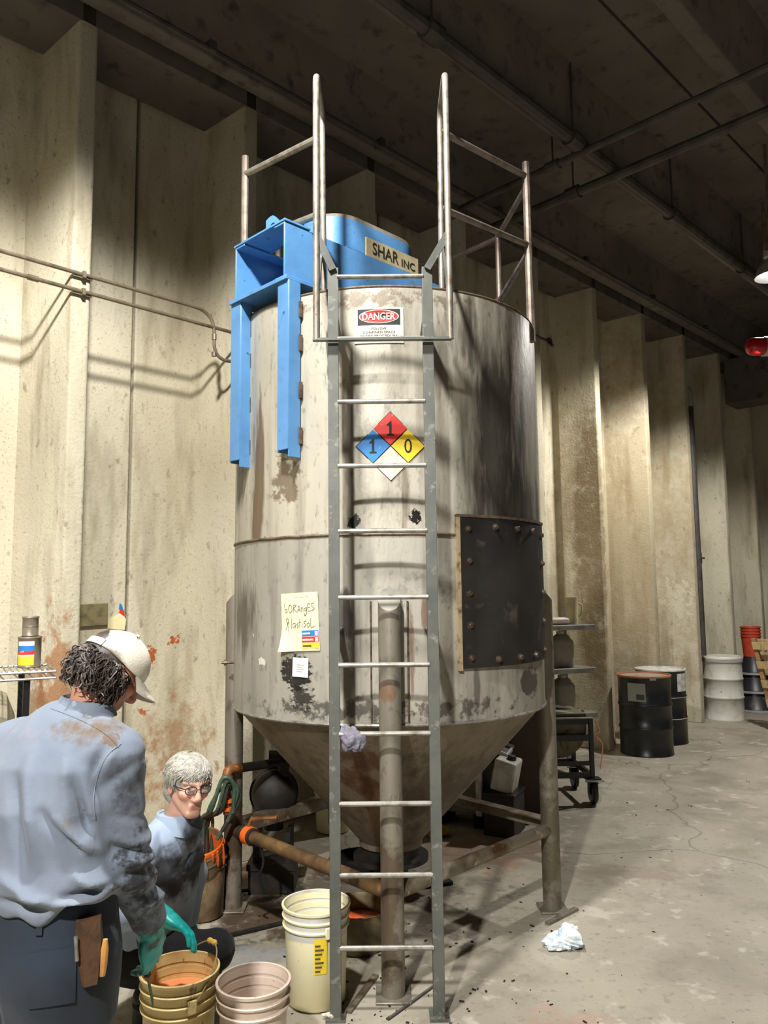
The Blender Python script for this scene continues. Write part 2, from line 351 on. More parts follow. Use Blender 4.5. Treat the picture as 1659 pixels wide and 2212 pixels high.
simple('copper_orange', (.56, .36, .19), .5, .2, (.36, .24, .14), 14, lay=(((.86, .46, .20), 22, .58, .7, I1),))
simple('brown_panel', (.27, .205, .16), .7, 0, (.21, .16, .125), 4)
simple('grey_machine', (.44, .415, .37), .6, 0, (.34, .32, .28), 6)
simple('plastic_white', (.80, .79, .75), .5, 0, (.66, .64, .59), 10)
simple('jug_cream', (.78, .74, .60), .5, 0, (.66, .62, .48), 10)
simple('jug_grey', (.62, .60, .55), .5, 0, (.72, .70, .65), 7)
simple('shelf_metal', (.56, .55, .51), .45, .4, (.42, .41, .38), 7)
simple('hopper', (.46, .43, .33), .55, .2, (.36, .33, .25), 5)
simple('yellow_bag', (.80, .64, .33), .8, 0, (.62, .46, .22), 14)
simple('paper_cream', (.93, .885, .70), .85, 0, (.89, .84, .64), 5)
simple('card_white', (.90, .895, .87), .8)
simple('sign_white', (.86, .84, .77), .6, 0, (.76, .73, .64), 16, .5, .7)
simple('sign_black', (.10, .10, .10), .6, 0, (.4, .38, .35), 30, .62, .7)
simple('sign_red', (.80, .14, .12), .55, 0, (.85, .4, .35), 34, .64, .72)
simple('hz_red', (.88, .20, .17), .5, 0, (.93, .6, .55), 26, .62, .7)
simple('hz_blue', (.16, .48, .76), .5, 0, (.6, .75, .85), 26, .64, .7)
simple('hz_yellow', (.93, .81, .20), .5, 0, (.85, .78, .5), 26, .64, .7)
simple('hz_white', (.83, .80, .72), .6, 0, (.68, .63, .54), 18, .5, .66)
simple('steel_can', (.60, .56, .49), .45, .5, (.5, .46, .4), 10)
simple('tub_grey', (.66, .63, .54), .5, .2, (.5, .46, .36), 4)
simple('bed_dark', (.06, .055, .05), .8)
simple('leather', (.34, .235, .15), .6, 0, (.2, .14, .09), 14, bump=.3, bscale=60)
simple('handle_wood', (.74, .53, .28), .5, 0, (.55, .36, .17), 12)
simple('glove_teal', (.10, .66, .64), .38, 0, (.07, .54, .53), 12, .45, .7, bump=.12, bscale=60)
simple('glove_dirty', (.09, .58, .56), .4, 0, (.09, .22, .20), 12, .45, .58, bump=.15, bscale=60)
simple('boot', (.12, .10, .09), .6, 0, (.2, .17, .14), 14)
simple('hair_dark', (.20, .165, .145), .5, 0, (.34, .29, .26), 30, .45, .7)
simple('hair_white', (.70, .685, .645), .6, 0, (.50, .485, .45), 45, .45, .7)
simple('cap_cloth', (.84, .815, .755), .9, 0, (.60, .57, .52), 13, .55, .68, bump=.15, bscale=200)
simple('strap_white', (.90, .90, .88), .6)
simple('glasses', (.10, .09, .085), .4)
simple('eye_white', (.86, .84, .80), .3)
simple('iris', (.16, .14, .12), .3)
simple('beacon_grey', (.72, .70, .68), .4, .3)
k = NT('beacon_red'); k.b.inputs['Transmission Weight'].default_value = .35; k.out(lin((.80, .06, .08)), .15)
k = NT('lens_glass'); k.b.inputs['Transmission Weight'].default_value = .9; k.b.inputs['IOR'].default_value = 1.1; k.out((.9, .9, .88), .05)
k = NT('lamp_lens'); k.b.inputs['Emission Color'].default_value = (1, .97, .9, 1); k.b.inputs['Emission Strength'].default_value = 14; k.out((.9, .9, .9), .4)
k.m.cycles.emission_sampling = 'NONE'
simple('lamp_housing', (.70, .70, .70), .4, .3)
# clothes
def cloth(name, c, c2, spots=(), rough=.85, bump=.25, bs=220, fold=.5):
    k = NT(name)
    col = k.mix(k.ramp(k.noise(4), .38, .68), lin(c), lin(c2))
    for (ctr, rad, cc, sc, t, sh, am) in spots: col = k.mix(k.spot(ctr, rad, sc, t, sh, amp=am), col, lin(cc))
    h = k.math('ADD', k.math('MULTIPLY', k.noise(bs), .05), k.math('MULTIPLY', k.noise(9, (1, 1, .45), 3), fold))
    k.bump(h, bump, .03); k.b.inputs['Sheen Weight'].default_value = .1
    k.out(col, rough, 0, .25)
cloth('shirt_blue', (.475, .510, .565), (.43, .465, .52), spots=(
    (at(190, 1575, 2.17), (.13, .12, .05), (.40, .33, .24), 12, .15, 1.6, .85), (at(235, 1600, 2.15), (.06, .1, .05), (.42, .34, .25), 22, .5, 6, .8), (at(60, 1590, 2.2), (.12, .1, .06), (.50, .50, .54), 20, .6, 6, .5),
    (at(285, 1720, 2.15), (.08, .12, .12), (.24, .25, .28), 12, .12, 1.7, .8), (at(310, 1880, 2.25), (.09, .15, .18), (.20, .21, .23), 16, .38, 2.5, .85), (at(310, 1990, 2.35), (.12, .2, .14), (.18, .185, .2), 16, .22, 1.5, .8),
    (at(265, 1800, 2.2), (.06, .1, .06), (.34, .36, .4), 14, .25, 2, .7), (at(305, 1900, 2.25), (.10, .2, .26), (.17, .175, .19), 30, .45, 3, .7), (at(285, 1740, 2.15), (.07, .15, .1), (.25, .26, .28), 30, .45, 2.5, .7), (at(150, 1760, 2.1), (.03, .1, .09), (.46, .43, .42), 16, .55, 5, .6), (at(120, 1950, 2.1), (.3, .2, .05), (.52, .55, .6), 12, .4, 3, .5)))
cloth('shirt_grey', (.62, .675, .755), (.55, .61, .69), spots=(
    (at(400, 1900, 3.3), (.20, .4, .17), (.13, .13, .135), 7, .0, 1.8, .95), (at(425, 1850, 3.3), (.09, .3, .17), (.27, .28, .30), 7, .0, 1.6, .85), (at(430, 1800, 3.35), (.07, .3, .14), (.22, .22, .23), 8, .05, 1.8, .9),
    (at(360, 1915, 3.2), (.14, .3, .1), (.26, .265, .28), 9, .1, 1.6, .8)))
cloth('jeans_blue', (.175, .208, .255), (.145, .172, .212), spots=((at(120, 2110, 2.15), (.14, .2, .1), (.20, .19, .19), 8, .25, 1.5, .4),), bs=320, bump=.25)
cloth('trousers_black', (.105, .105, .115), (.075, .075, .08), bump=.3)
k = NT('skin'); a = k.n.new('ShaderNodeVertexColor'); a.layer_name = 'col'
c = k.mix(k.math('MULTIPLY', k.ramp(k.noise(60), .45, .7), .18), a.outputs[0], lin((.62, .40, .33)))
k.b.inputs['Subsurface Weight'].default_value = .08; k.b.inputs['Subsurface Radius'].default_value = (.01, .004, .002)
k.bump(k.noise(160), .12, .003); k.out(c, .55)
# ------------------------------------------------------------------ the building
def struct(o): o['kind'] = 'structure'; return o
fm = MB().add([(-16, -12, 0), (26, -12, 0), (26, 30, 0), (-16, 30, 0)], [(0, 1, 2, 3)])
fm.add([(-16, -12, -.3), (26, -12, -.3), (26, 30, -.3), (-16, 30, -.3)], [(3, 2, 1, 0)])
struct(fm.build('floor', 'floor_concrete'))
def sstruct(name, loc):
    o = bpy.data.objects.new(name, None); COL.objects.link(o); o.location = tuple(loc); return struct(o)
S0, SP, DEP = 1.945, 1.2657, .55
wl = sstruct('wall_left', wp(0, -DEP, 0))
AXW = np.array([WU, WN, (0, 0, 1)])
def stem_poly(tip, root, dep):
    return [(-root/2-.05, -dep-.02), (root/2+.05, -dep-.02), (root/2+.05, -dep), (root/2, -dep+.06), (tip/2, -.012), (tip/2-.012, 0), (-tip/2+.012, 0), (-tip/2, -.012), (-root/2, -dep+.06), (-root/2-.05, -dep)]
for j in range(-3, 9):
    k0 = 2*j+1                                   # stems k0 and k0+1 on one panel
    sa, sb = S0+SP*(k0-.5), S0+SP*(k0+1.5)
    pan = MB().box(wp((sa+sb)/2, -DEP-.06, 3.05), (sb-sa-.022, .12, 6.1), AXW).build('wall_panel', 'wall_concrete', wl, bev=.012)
    for kk in (k0, k0+1):
        s = S0+SP*kk
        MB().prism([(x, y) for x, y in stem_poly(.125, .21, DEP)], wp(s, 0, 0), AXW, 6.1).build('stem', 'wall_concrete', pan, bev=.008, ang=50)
MB().box(wp(6, -DEP-.20, 3.05), (40, .12, 6.1), AXW).build('wall_backing', 'wall_concrete', wl)
# ceiling of double tees, stems along the wall
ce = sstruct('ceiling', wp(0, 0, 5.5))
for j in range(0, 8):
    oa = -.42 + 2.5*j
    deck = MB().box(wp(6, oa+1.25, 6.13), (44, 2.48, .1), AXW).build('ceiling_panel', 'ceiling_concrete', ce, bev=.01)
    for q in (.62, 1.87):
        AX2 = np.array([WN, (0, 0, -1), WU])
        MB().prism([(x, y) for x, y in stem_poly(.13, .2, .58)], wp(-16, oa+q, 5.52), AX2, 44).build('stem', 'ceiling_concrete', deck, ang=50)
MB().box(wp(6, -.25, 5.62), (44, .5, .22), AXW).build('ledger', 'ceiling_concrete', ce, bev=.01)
# cross beam at the far bay, and the wall beyond it
bm_ = MB().box(wp(12.75, 8.2, 5.16), (.5, 16.6, .75), AXW).build('trim_1', 'ceiling_concrete', None, wp(12.75, 8.2, 5.16), bev=.02); struct(bm_)
wf = sstruct('wall_far', wp(20.5, 8, 0))
for q in range(7):
    MB().box(wp(20.6, -.6+2.5*q+1.25, 3.05), (.2, 2.47, 6.1), AXW).build('wall_panel', 'wall_concrete', wf, bev=.01)

# pipes below the ceiling
def pipe_thing(name, mat, pts, r, label, cat, group=None, n=10):
    return tag(MB().tube(pts, r, n).build(name, mat, None, pts[0]), label, cat, group)
def ceil_pipe(s, o0, o1, z, r, label, fit):
    p0, p1 = wp(s, o0, z), wp(s, o1, z)
    t = thing('sprinkler_pipe', label, 'pipe', p0)
    MB().tube([p0, p1], r, 10).build('pipe', 'pipe_dark', t)
    for f in fit:
        c0 = wp(s, f, z); MB().tube([c0-WN*.06, c0+WN*.06], r*1.5, 10).tube([c0, c0+V3(0, 0, .75)], .008, 6).build('hanger', 'pipe_dark', t)
P = V3(2.876, 5.362, 0)-WO; sB2 = float(P@WU)
P = V3(2.648, 4.902, 0)-WO; sB1 = float(P@WU)
ceil_pipe(sB2, .3, 9, 5.35, .042, 'thick dark ceiling pipe crossing lower behind the right railing post', (1.2, 3.7, 6.2))
ceil_pipe(sB1, .3, 9, 5.37, .03, 'thinner dark ceiling pipe running alongside, nearer the camera', (1.3, 3.8, 6.3))
P = V3(1.836, 6.105, 0)-WO; oA = float(P@WN)
t = thing('shaded_stem_pipe', 'long dark pipe added for a shaded ceiling stem, running toward the far beam', 'pipe', wp(-2, oA, 5.42))
MB().tube([wp(-2, oA, 5.42), wp(12.4, oA, 5.42)], .05, 10).build('pipe', 'pipe_dark', t)  # dark tube added where a ceiling stem lies in shade
for s in (3.5, 5.2, 7.0, 8.8, 10.6): MB().tube([wp(s-.07, oA, 5.42), wp(s+.07, oA, 5.42)], .07, 10).tube([wp(s, oA, 5.42), wp(s, oA, 6.1)], .01, 6).build('coupling', 'pipe_dark', t)
t = thing('cable_run', 'dark cable pipe following the first ceiling rib beside the wall', 'pipe', wp(0, .12, 5.46))
MB().tube([wp(-2, .4, 5.46), wp(12.4, .4, 5.46)], .022, 8).build('pipe', 'pipe_dark', t)
for s in np.arange(1, 12, 1.6): MB().box(wp(s, .4, 5.48), (.05, .07, .07), AXW).build('clamp', 'pipe_dark', t)

# conduits on the left wall
t = thing('electrical_conduit', 'upper thin steel conduit that bends down near the blue bracket', 'conduit', wp(-1, .03, 3.82))
e1 = wp((-1.22+3.25)/.7071-.02, .03, 3.82); sE = float((V3(-1.20, 5.29, 0)-WO)@WU)
pth = rounded([wp(-2.5, .025, 3.82), wp(sE, .025, 3.82), wp(sE, .025, 3.47), wp(sE+.28, .05, 3.51)], .16, 8)
MB().tube(pth, .0125, 10).build('pipe', 'conduit_metal', t)
for s, zz in ((S0, 3.82), (S0-SP, 3.82)): MB().box(wp(s, .012, zz-.012), (.12, .02, .018), AXW).box(wp(s, .03, zz-.004), (.02, .04, .04), AXW).build('clamp', 'conduit_metal', t)
for z0, z1 in ((3.66, 3.62), (3.50, 3.53)): MB().tube([wp(sE, .025, z0), wp(sE, .025, z1)], .017, 10).build('coupling', 'conduit_metal', t)
t = thing('electrical_conduit', 'lower straight steel conduit passing behind the tank', 'conduit', wp(-1, .03, 3.71))
MB().tube([wp(-2.5, .025, 3.71), wp(6.2, .025, 3.71)], .0125, 10).build('pipe', 'conduit_metal', t)
MB().tube([wp(S0-.33, .025, 3.71), wp(S0-.27, .025, 3.71)], .018, 10).build('coupling', 'conduit_metal', t)
for s in (S0, S0+SP, S0-SP): MB().box(wp(s, .012, 3.698), (.12, .02, .018), AXW).box(wp(s, .03, 3.706), (.02, .04, .04), AXW).build('clamp', 'conduit_metal', t)
t = thing('pipe_hook', 'short bent pipe stub on the wall rib right of the tank', 'pipe', wp(S0+SP*4, .0, 3.75))
a = at(1150, 722, 7.9); b = at(1185, 738, 8.25); c = at(1192, 745, 8.2)
MB().tube(rounded([a, b, c+V3(0, -.05, -.03)], .05), .016, 8).build('pipe', 'pipe_dark', t)
MB().lathe([(0, 0), (.045, 0), (.045, .02), (0, .02)], b, 12, frame(WN)).build('flange', 'pipe_dark', t)
# downpipe on the far ribs
t = thing('drain_pipe', 'tall dark drain pipe with a pale elbow on the far ribbed wall', 'pipe', wp(S0+SP*7+.18, -.05, 0))
s7 = S0+SP*7+.22
MB().tube([wp(s7, -.06, .9), wp(s7, -.06, 4.5)], .055, 12).build('pipe', 'pipe_dark', t)
MB().tube(rounded([wp(s7, -.06, 4.5), wp(s7, -.06, 4.78), wp(s7-.1, -.4, 4.78)], .1), .06, 12).build('elbow', 'label_grey', t)
MB().tube([wp(s7+.45, -.40, 2.3), wp(s7+.45, -.2, 2.3)], .014, 8).tube([wp(s7+.32, -.2, 2.3), wp(s7+.58, -.2, 2.3)], .014, 8).tube([wp(s7+.5, -.22, 2.22), wp(s7+.5, -.22, 2.38)], .02, 8).build('valve', 'pipe_dark', t)
MB().tube([wp(s7+.45, -.40, 0), wp(s7+.45, -.40, 4.9)], .03, 10).build('riser', 'conduit_metal', t)

# high bay lamp and beacon at the right edge
lx, ly, lz = LAMP
t = thing('high_bay_lamp', 'glowing pendant lamp hanging from the ceiling at the right edge', 'lamp', (lx, ly, lz+.8))
MB().tube([(lx, ly, 5.5), (lx, ly, 6.1)], .014, 8).build('pole', 'lamp_housing', t)
MB().tube([(lx-.09, ly-.05, 5.45), (lx-.09, ly-.05, 6.0)], .02, 8).build('conduit', 'conduit_metal', t)
MB().lathe([(0, .36), (.07, .36), (.085, .33), (.085, .2), (.05, .17), (0, .17)], (lx, ly, lz), 24).build('ballast', 'lamp_housing', t)
MB().lathe([(.05, .19), (.09, .16), (.15, .08), (.19, -.02), (.185, -.02), (.14, .075), (.085, .15), (.04, .18)], (lx, ly, lz), 32).build('reflector', 'lamp_housing', t)
MB().lathe([(0, .06), (.07, .05), (.1, .02), (.07, -.01), (0, -.02)], (lx, ly, lz+.02), 24).build('lens', 'lamp_lens', t)
bc = V3(3.565, 7.0, 4.085)
t = thing('warning_beacon', 'red domed warning beacon pointing left at the right edge', 'beacon', bc)
bx = frame((-1, 0, 0), (0, 0, 1))
MB().lathe([(.085, .0), (.085, .08), (.081, .11), (.068, .138), (.04, .158), (0, .163)], bc, 28, bx).build('dome', 'beacon_red', t)
MB().lathe([(.02, -.03), (.035, .04), (.02, .07), (0, .075)], bc, 16, bx).build('bulb', 'label_white', t)
MB().lathe([(0, -.1), (.07, -.1), (.092, -.07), (.092, .002), (.086, .004)], bc, 28, bx).build('base', 'beacon_grey', t)
MB().tube([bc+V3(.13, 0, -.02), bc+V3(.13, 0, 2.0)], .016, 8).tube([bc+V3(.05, 0, 0), bc+V3(.14, 0, 0)], .03, 10).build('stem', 'conduit_metal', t)

# ------------------------------------------------------------------ the mixing tank
TX, TY, TR = .02, 4.7, .917
def ts(th, z, off=0.0):             # on the tank wall: th from the side that faces the camera, + to the right
    return V3(TX+(TR+off)*math.sin(th), TY-(TR+off)*math.cos(th), z)
tank = thing('mixing_tank', 'large upright cylindrical steel mixing tank with conical bottom on pipe legs', 'tank', (TX, TY, 0))
ZS, ZB, ZT = 2.118, 1.195, 3.385
MB().lathe([(TR, ZS), (TR, ZT), (TR-.012, ZT), (TR-.012, ZS)], (TX, TY, 0), 96).build('upper_shell', 'tank_steel', tank)
MB().lathe([(TR-.02, ZB-.01), (TR, ZB), (TR, ZS), (TR-.02, ZS)], (TX, TY, 0), 96).build('lower_shell', 'tank_steel_lower', tank)
MB().tube([ts(2*math.pi*i/96, ZS+random.uniform(-.002, .002), .001) for i in range(96)], .008, 6, closed=True).build('seam_weld', 'weld', tank)
MB().tube([ts(2*math.pi*i/96, ZB, .0) for i in range(96)], .008, 6, closed=True).build('bottom_bead', 'rung_steel', tank)
MB().tube([ts(2*math.pi*i/96, ZT, -.006) for i in range(96)], .010, 6, closed=True).build('rim', 'weld', tank)
MB().lathe([(TR-.014, ZT-.03), (.5, ZT+.12), (.0, ZT+.16)], (TX, TY, 0), 64).build('lid', 'dust_grey', tank)
MB().lathe([(TR-.012, ZB), (.185, .40), (.185, .37), (.165, .37)], (TX, TY, 0), 72).build('cone', 'cone_steel', tank)
out_ = MB().lathe([(.165, .38), (.165, .31), (.22, .31), (.22, .285), (.1, .285), (.1, .17), (.13, .17), (.13, .15), (0, .15)], (TX, TY, 0), 40).build('outlet', 'black_grime', tank)
LEG = [V3(TX, TY-TR-.065, 0), V3(TX-TR-.015, TY+.02, 0), V3(TX+TR+.015, TY-.03, 0), V3(TX, TY+TR+.06, 0)]
LT = [1.80, 1.83, 1.83, 1.83]
for i, p in enumerate(LEG):
    m = MB(); n = 20; vs = []; inn = nrm(V3(TX, TY, 0)-p)
    for q in range(n):
        a = 2*math.pi*q/n; d = V3(math.cos(a), math.sin(a), 0)
        vs.append(p+d*.054)
    for q in range(n):
        a = 2*math.pi*q/n; d = V3(math.cos(a), math.sin(a), 0)
        vs.append(p+d*.054+V3(0, 0, LT[i]+.055*float(d@inn)))
    m.add(vs, [(q, (q+1) % n, n+(q+1) % n, n+q) for q in range(n)])
    lg = m.build('leg', 'leg_steel', tank)
    MB().add(vs[n:], [tuple(range(n))]).build('leg_cap', 'shelf_metal', lg)
    MB().box(p+V3(0, 0, .006), (.16, .16, .012)).build('foot_plate', 'leg_steel', lg, bev=.003)
# backing plates welded under the front leg
m = MB()
for sgn in (-1, 1):
    m.lathe([(TR+.004, 1.21), (TR+.006, 1.21), (TR+.006, 1.79), (TR+.004, 1.79)], (TX, TY, 0), 3, None, -math.pi/2+sgn*.062-.03, -math.pi/2+sgn*.062+.03)
m.build('backing_plate', 'tank_steel_lower', tank)
m = MB()
for th in (-.098, .098): m.tube([ts(th, z, .004) for z in np.linspace(1.21, 1.79, 14)], .005, 6)
m.build('plate_weld', 'weld', tank)
ZBR = .45
fl, ll, rl, bl = [p+V3(0, 0, ZBR) for p in LEG]
MB().tube([ll, fl], .036, 14).build('brace', 'brace_rusty', tank)
MB().tube([rl, fl], .036, 14).build('brace', 'brace_steel', tank)
for a, b in ((rl, bl), (ll, bl)):
    up = V3(0, 0, .05)
    MB().bar(a+up, b+up, .07, .008).bar(a+up-V3(0, 0, .035)+nrm(np.cross(b-a, (0, 0, 1)))*.033, b+up-V3(0, 0, .035)+nrm(np.cross(b-a, (0, 0, 1)))*.033, .008, .07).build('brace', 'brace_steel', tank)
# bolted access panel
P0, P1, PZ0, PZ1 = .395, 1.24, 1.455, 2.205
def curved(th0, th1, z0, z1, o0, o1, n=18):
    m = MB(); a0, a1 = -math.pi/2+th0, -math.pi/2+th1
    m.lathe([(TR+o0, z0), (TR+o1, z0), (TR+o1, z1), (TR+o0, z1)], (TX, TY, 0), n, None, a0, a1)
    for th in (th0, th1):
        m.add([ts(th, z0, o0), ts(th, z0, o1), ts(th, z1, o1), ts(th, z1, o0)], [(0, 1, 2, 3) if th == th0 else (3, 2, 1, 0)])
    return m
pnl = curved(P0, P1, PZ0, PZ1, .004, .018).build('access_panel', 'panel_black', tank)
curved(P0-.022, P0, PZ0-.01, PZ1+.015, 0, .02, 2).build('gasket_edge', 'gasket', pnl)
curved(P0-.022, P1+.01, PZ1, PZ1+.014, 0, .022).build('gasket_edge', 'weld', pnl)
bolts = [(P0+.05, z) for z in np.linspace(PZ0+.05, PZ1-.06, 5)] + [(P1-.05, z) for z in np.linspace(PZ0+.05, PZ1-.06, 5)] + [(th, PZ1-.045) for th in np.linspace(P0+.05, P1-.05, 5)[1:-1]] + [(th, PZ0+.035) for th in np.linspace(P0+.05, P1-.05, 5)[1:-1]]
bme = None
for th, z in bolts:
    ax = frame((math.sin(th), -math.cos(th), 0), (0, 0, 1))
    MB().lathe([(.02, 0), (.02, .003), (.013, .003), (.013, .013), (.010, .015), (0, .015)], ts(th, z, .018), 8, ax).build('bolt', 'bolt_steel', pnl)
# small fittings
th = -1.36
MB().tube([ts(th, 1.44, -.01), ts(th, 1.44, .07)], .008, 8).tube([ts(th, 1.44, .04), ts(th, 1.44, .055)], .016, 8).build('stud', 'bolt_steel', tank)
# ------------------------------------------------------------------ ladder with grab loops
lad = thing('access_ladder', 'grey steel ladder with tall grab loops standing against the tank front', 'ladder', (0, 3.53, 0))
LY = 3.53
for x, nm in ((-.231, 'l'), (.217, 'r')):
    rl_ = MB().box((x, LY, 1.69), (.05, .012, 3.37)).box((x+(.019 if nm == 'r' else -.019)*(-1 if nm == 'r' else 1), LY+.022, 1.69), (.012, .045, 3.37)).build('rail', 'galv_paint', lad, bev=.002)
    MB().box((x, LY+.02, .006), (.085, .10, .012)).build('foot_plate', 'galv_paint', rl_)
    MB().tube([(x+.03, LY-.018, .01), (x+.03, LY-.018, .03)], .009, 6).build('anchor_bolt', 'bolt_steel', rl_)
    for z in (1.66, 3.13):
        th = math.asin((x-TX)/TR)
        MB().bar((x, LY+.01, z), ts(th, z, .0), .05, .008, (0, 0, 1)).build('standoff', 'rung_steel', lad)
for kk in range(11):
    z = .292+.3037*kk
    MB().tube([(-.212, LY, z), (.198, LY, z)], .0115, 10).build('rung', 'rung_steel', lad)
MB().bar((-.325, LY-.03, 3.012), (.325, LY-.03, 3.012), .03, .012).build('cross_bar', 'galv_paint', lad)
for sx in (-1, 1):
    x = .314*sx+.006
    pts = rounded([(x, 3.50, 3.01), (x, 3.50, 4.355), (x, 3.86, 4.37), (x*.98, 3.86, ZT-.02)], .07, 7)
    MB().tube(pts, .0165, 12).build('grab_loop', 'rail_steel', lad)
    a = V3(-.231 if sx < 0 else .217, 3.515, 3.36); b = V3(x, 3.50, 3.53)
    MB().bar(a, b, .034, .012, (0, 1, 0)).build('strut', 'galv_paint', lad)
    MB().bar(V3(x, 3.62, 3.32), V3(x, 3.85, 3.62), .028, .01, (1, 0, 0)).build('strut', 'galv_paint', lad)
# ------------------------------------------------------------------ guard rail on top of the tank
gr = thing('guard_rail', 'dull steel tube guard railing standing around the tank top', 'railing', (TX, TY, ZT))
def T(name, a, b, r=.02, mat='post_steel'): return MB().tube([a, b], r, 10).build(name, mat, gr)
thl, thr = -1.19, 1.20
pl = V3(-.806, 4.35, 0); pr_ = V3(.872, 4.37, 0); bk1 = V3(.80, 5.05, 0); bk0 = V3(-.72, 5.15, 0)
T('post', pl+V3(0, 0, 3.30), pl+V3(0, 0, 4.43), .022); T('post', pr_+V3(0, 0, 3.28), pr_+V3(0, 0, 4.385), .024)
T('post', bk1+V3(0, 0, 3.40), bk1+V3(0, 0, 4.26), .02); T('post', bk0+V3(0, 0, 3.40), bk0+V3(0, 0, 4.30), .02)
lpl = V3(-.308, 3.86, 0); lpr = V3(.32, 3.86, 0)
for z in (4.30, 3.87):
    T('rail', pl+V3(0, 0, z+.02), lpl+V3(0, 0, z-.05), .019, 'rail_steel'); T('rail', pr_+V3(0, 0, z), lpr+V3(0, 0, z-.03), .018)
T('rail', pl+V3(0, 0, 3.9), bk0+V3(0, 0, 3.9), .018); T('rail', bk1+V3(0, 0, 4.24), V3(.42, 5.54, 4.27), .018); T('rail', V3(.42, 5.54, 4.27), V3(-.3, 5.5, 4.28), .018); T('rail', V3(-.3, 5.5, 4.28), bk0+V3(0, 0, 4.28), .018)
T('brace', pr_+V3(0, 0, 4.24), bk1+V3(0, 0, 4.25), .017); T('brace', pr_+V3(0, 0, 3.83), bk1+V3(0, 0, 3.80), .017); T('toe_rail', bk1+V3(0, 0, 3.80), bk1+V3(-.14, .15, 3.80), .018)
# ------------------------------------------------------------------ mixer drive: blue bridge, brackets, belt housing
mx = thing('mixer_drive', 'bright blue mixer drive with belt housing on a bridge over the tank', 'mixer', (TX, TY, ZT))
def bp(s, o, z): return V3(TX, TY, z-.025)+WU*s+WN*o          # s along bridge (away to the right), o toward the camera-right side
def bbox(s0, s1, o0, o1, z0, z1): return bp((s0+s1)/2, (o0+o1)/2, (z0+z1)/2), (s1-s0, o1-o0, z1-z0), AXW
brg = MB()
for o in (.222, -.222):
    sg = 1 if o > 0 else -1
    brg.box(*bbox(-.97, .95, o-.006, o+.006, 3.50, 3.80))
    brg.box(*bbox(-.97, .95, min(o, o-sg*.085), max(o, o-sg*.085), 3.79, 3.802)); brg.box(*bbox(-.97, .95, min(o, o-sg*.085), max(o, o-sg*.085), 3.498, 3.51))
brg.build('bridge', 'blue_paint', mx, bev=.003)
MB().box(*bbox(-.975, -.80, -.235, .235, 3.803, 3.815)).build('top_plate', 'blue_paint', mx, bev=.002)
MB().box(*bbox(-.985, -.78, -.26, .26, 3.475, 3.497)).build('end_plate', 'blue_paint', mx, bev=.002)
for o in (.215, -.215):
    s0 = -math.sqrt(TR**2-o*o)-.004
    br = MB().box(*bbox(s0-.075, s0-.065, o-.045, o+.045, 2.585, 3.475))
    for q in (-1, 1): br.box(*bbox(s0-.07, s0+.006, o+q*.042-.004, o+q*.042+.004, 2.545+(.03 if q < 0 else 0), 3.475))
    b = br.build('bracket', 'blue_paint', mx, bev=.002)
    wl_ = MB()
    for z in (2.66, 2.9, 3.15, 3.33):
        for q in (-1, 1): wl_.box(bp(s0+.002, o+q*.05, z), (.018, .014, .085), AXW)
    wl_.build('weld', 'weld', b)
lg = MB(); prof = [(-.075, 0), (.075, 0), (.075, .10), (.02, .16), (-.075, .16)]
c0 = bp(-.80, -.10, 3.86)
lug = MB(); nq = 16
outer = [(-.07, -.06), (.08, -.06), (.08, .07), (.0, .155), (-.07, .155)]
hole = [(.035*math.cos(2*math.pi*i/nq)-.005, .07+.04*math.sin(2*math.pi*i/nq)) for i in range(nq)]
def ringpoly(m, outer, hole, o, ax, h):
    n = len(hole); res = []
    for i in range(n):
        x, y = hole[i]; cx, cy = np.mean([p[0] for p in hole]), np.mean([p[1] for p in hole]); d = V3(x-cx, y-cy, 0); best = 1e9
        for (a, b) in zip(outer, outer[1:]+outer[:1]):
            e = (b[0]-a[0], b[1]-a[1]); den = d[0]*e[1]-d[1]*e[0]
            if abs(den) < 1e-9: continue
            t_ = ((a[0]-cx)*e[1]-(a[1]-cy)*e[0])/den; u_ = ((a[0]-cx)*d[1]-(a[1]-cy)*d[0])/den
            if t_ > 0 and -1e-6 <= u_ <= 1+1e-6: best = min(best, t_)
        res.append((cx+d[0]*best, cy+d[1]*best))
    o = np.asarray(o, float); ax = np.asarray(ax, float); vs = []
    for z in (0, h):
        vs += [o+ax[0]*x+ax[1]*y+ax[2]*z for x, y in hole]; vs += [o+ax[0]*x+ax[1]*y+ax[2]*z for x, y in res]
    fs = []
    for i in range(n):
        j = (i+1) % n
        fs += [(i, n+i, n+j, j), (2*n+j, 3*n+j, 3*n+i, 2*n+i), (i, j, 2*n+j, 2*n+i), (n+j, n+i, 3*n+i, 3*n+j)]
    m.add(vs, fs)
ringpoly(lug, outer, hole, c0, np.array([WN, (0, 0, 1), WU]), .016)
lug.build('lifting_lug', 'blue_paint', mx)
# belt housing: stadium in plan, rounded grey dusty top
def stadium(s0, s1, h, r, n=12):
    pts = []
    for i in range(n+1):
        a = -math.pi/2 - math.pi*i/n; pts.append((s0+h+h*math.cos(a) if True else 0, h*math.sin(a)))
    for i in range(n+1):
        a = math.pi/2 - math.pi*i/n; q = r; pts.append((s1-h+h*math.cos(a), h*math.sin(a)))
    return pts
def layer(s0, s1, h, z): return [bp(x, y, z) for x, y in stadium(s0, s1, h, 0)]
def stack(name, mat, layers, par, cap=True):
    m = MB(); n = len(layers[0]); vs = [p for l in layers for p in l]
    fs = [(i*n+q, i*n+(q+1) % n, (i+1)*n+(q+1) % n, (i+1)*n+q) for i in range(len(layers)-1) for q in range(n)]
    if cap: fs += [tuple(range(n-1, -1, -1)), tuple((len(layers)-1)*n+q for q in range(n))]
    return m.add(vs, fs).build(name, mat, par)
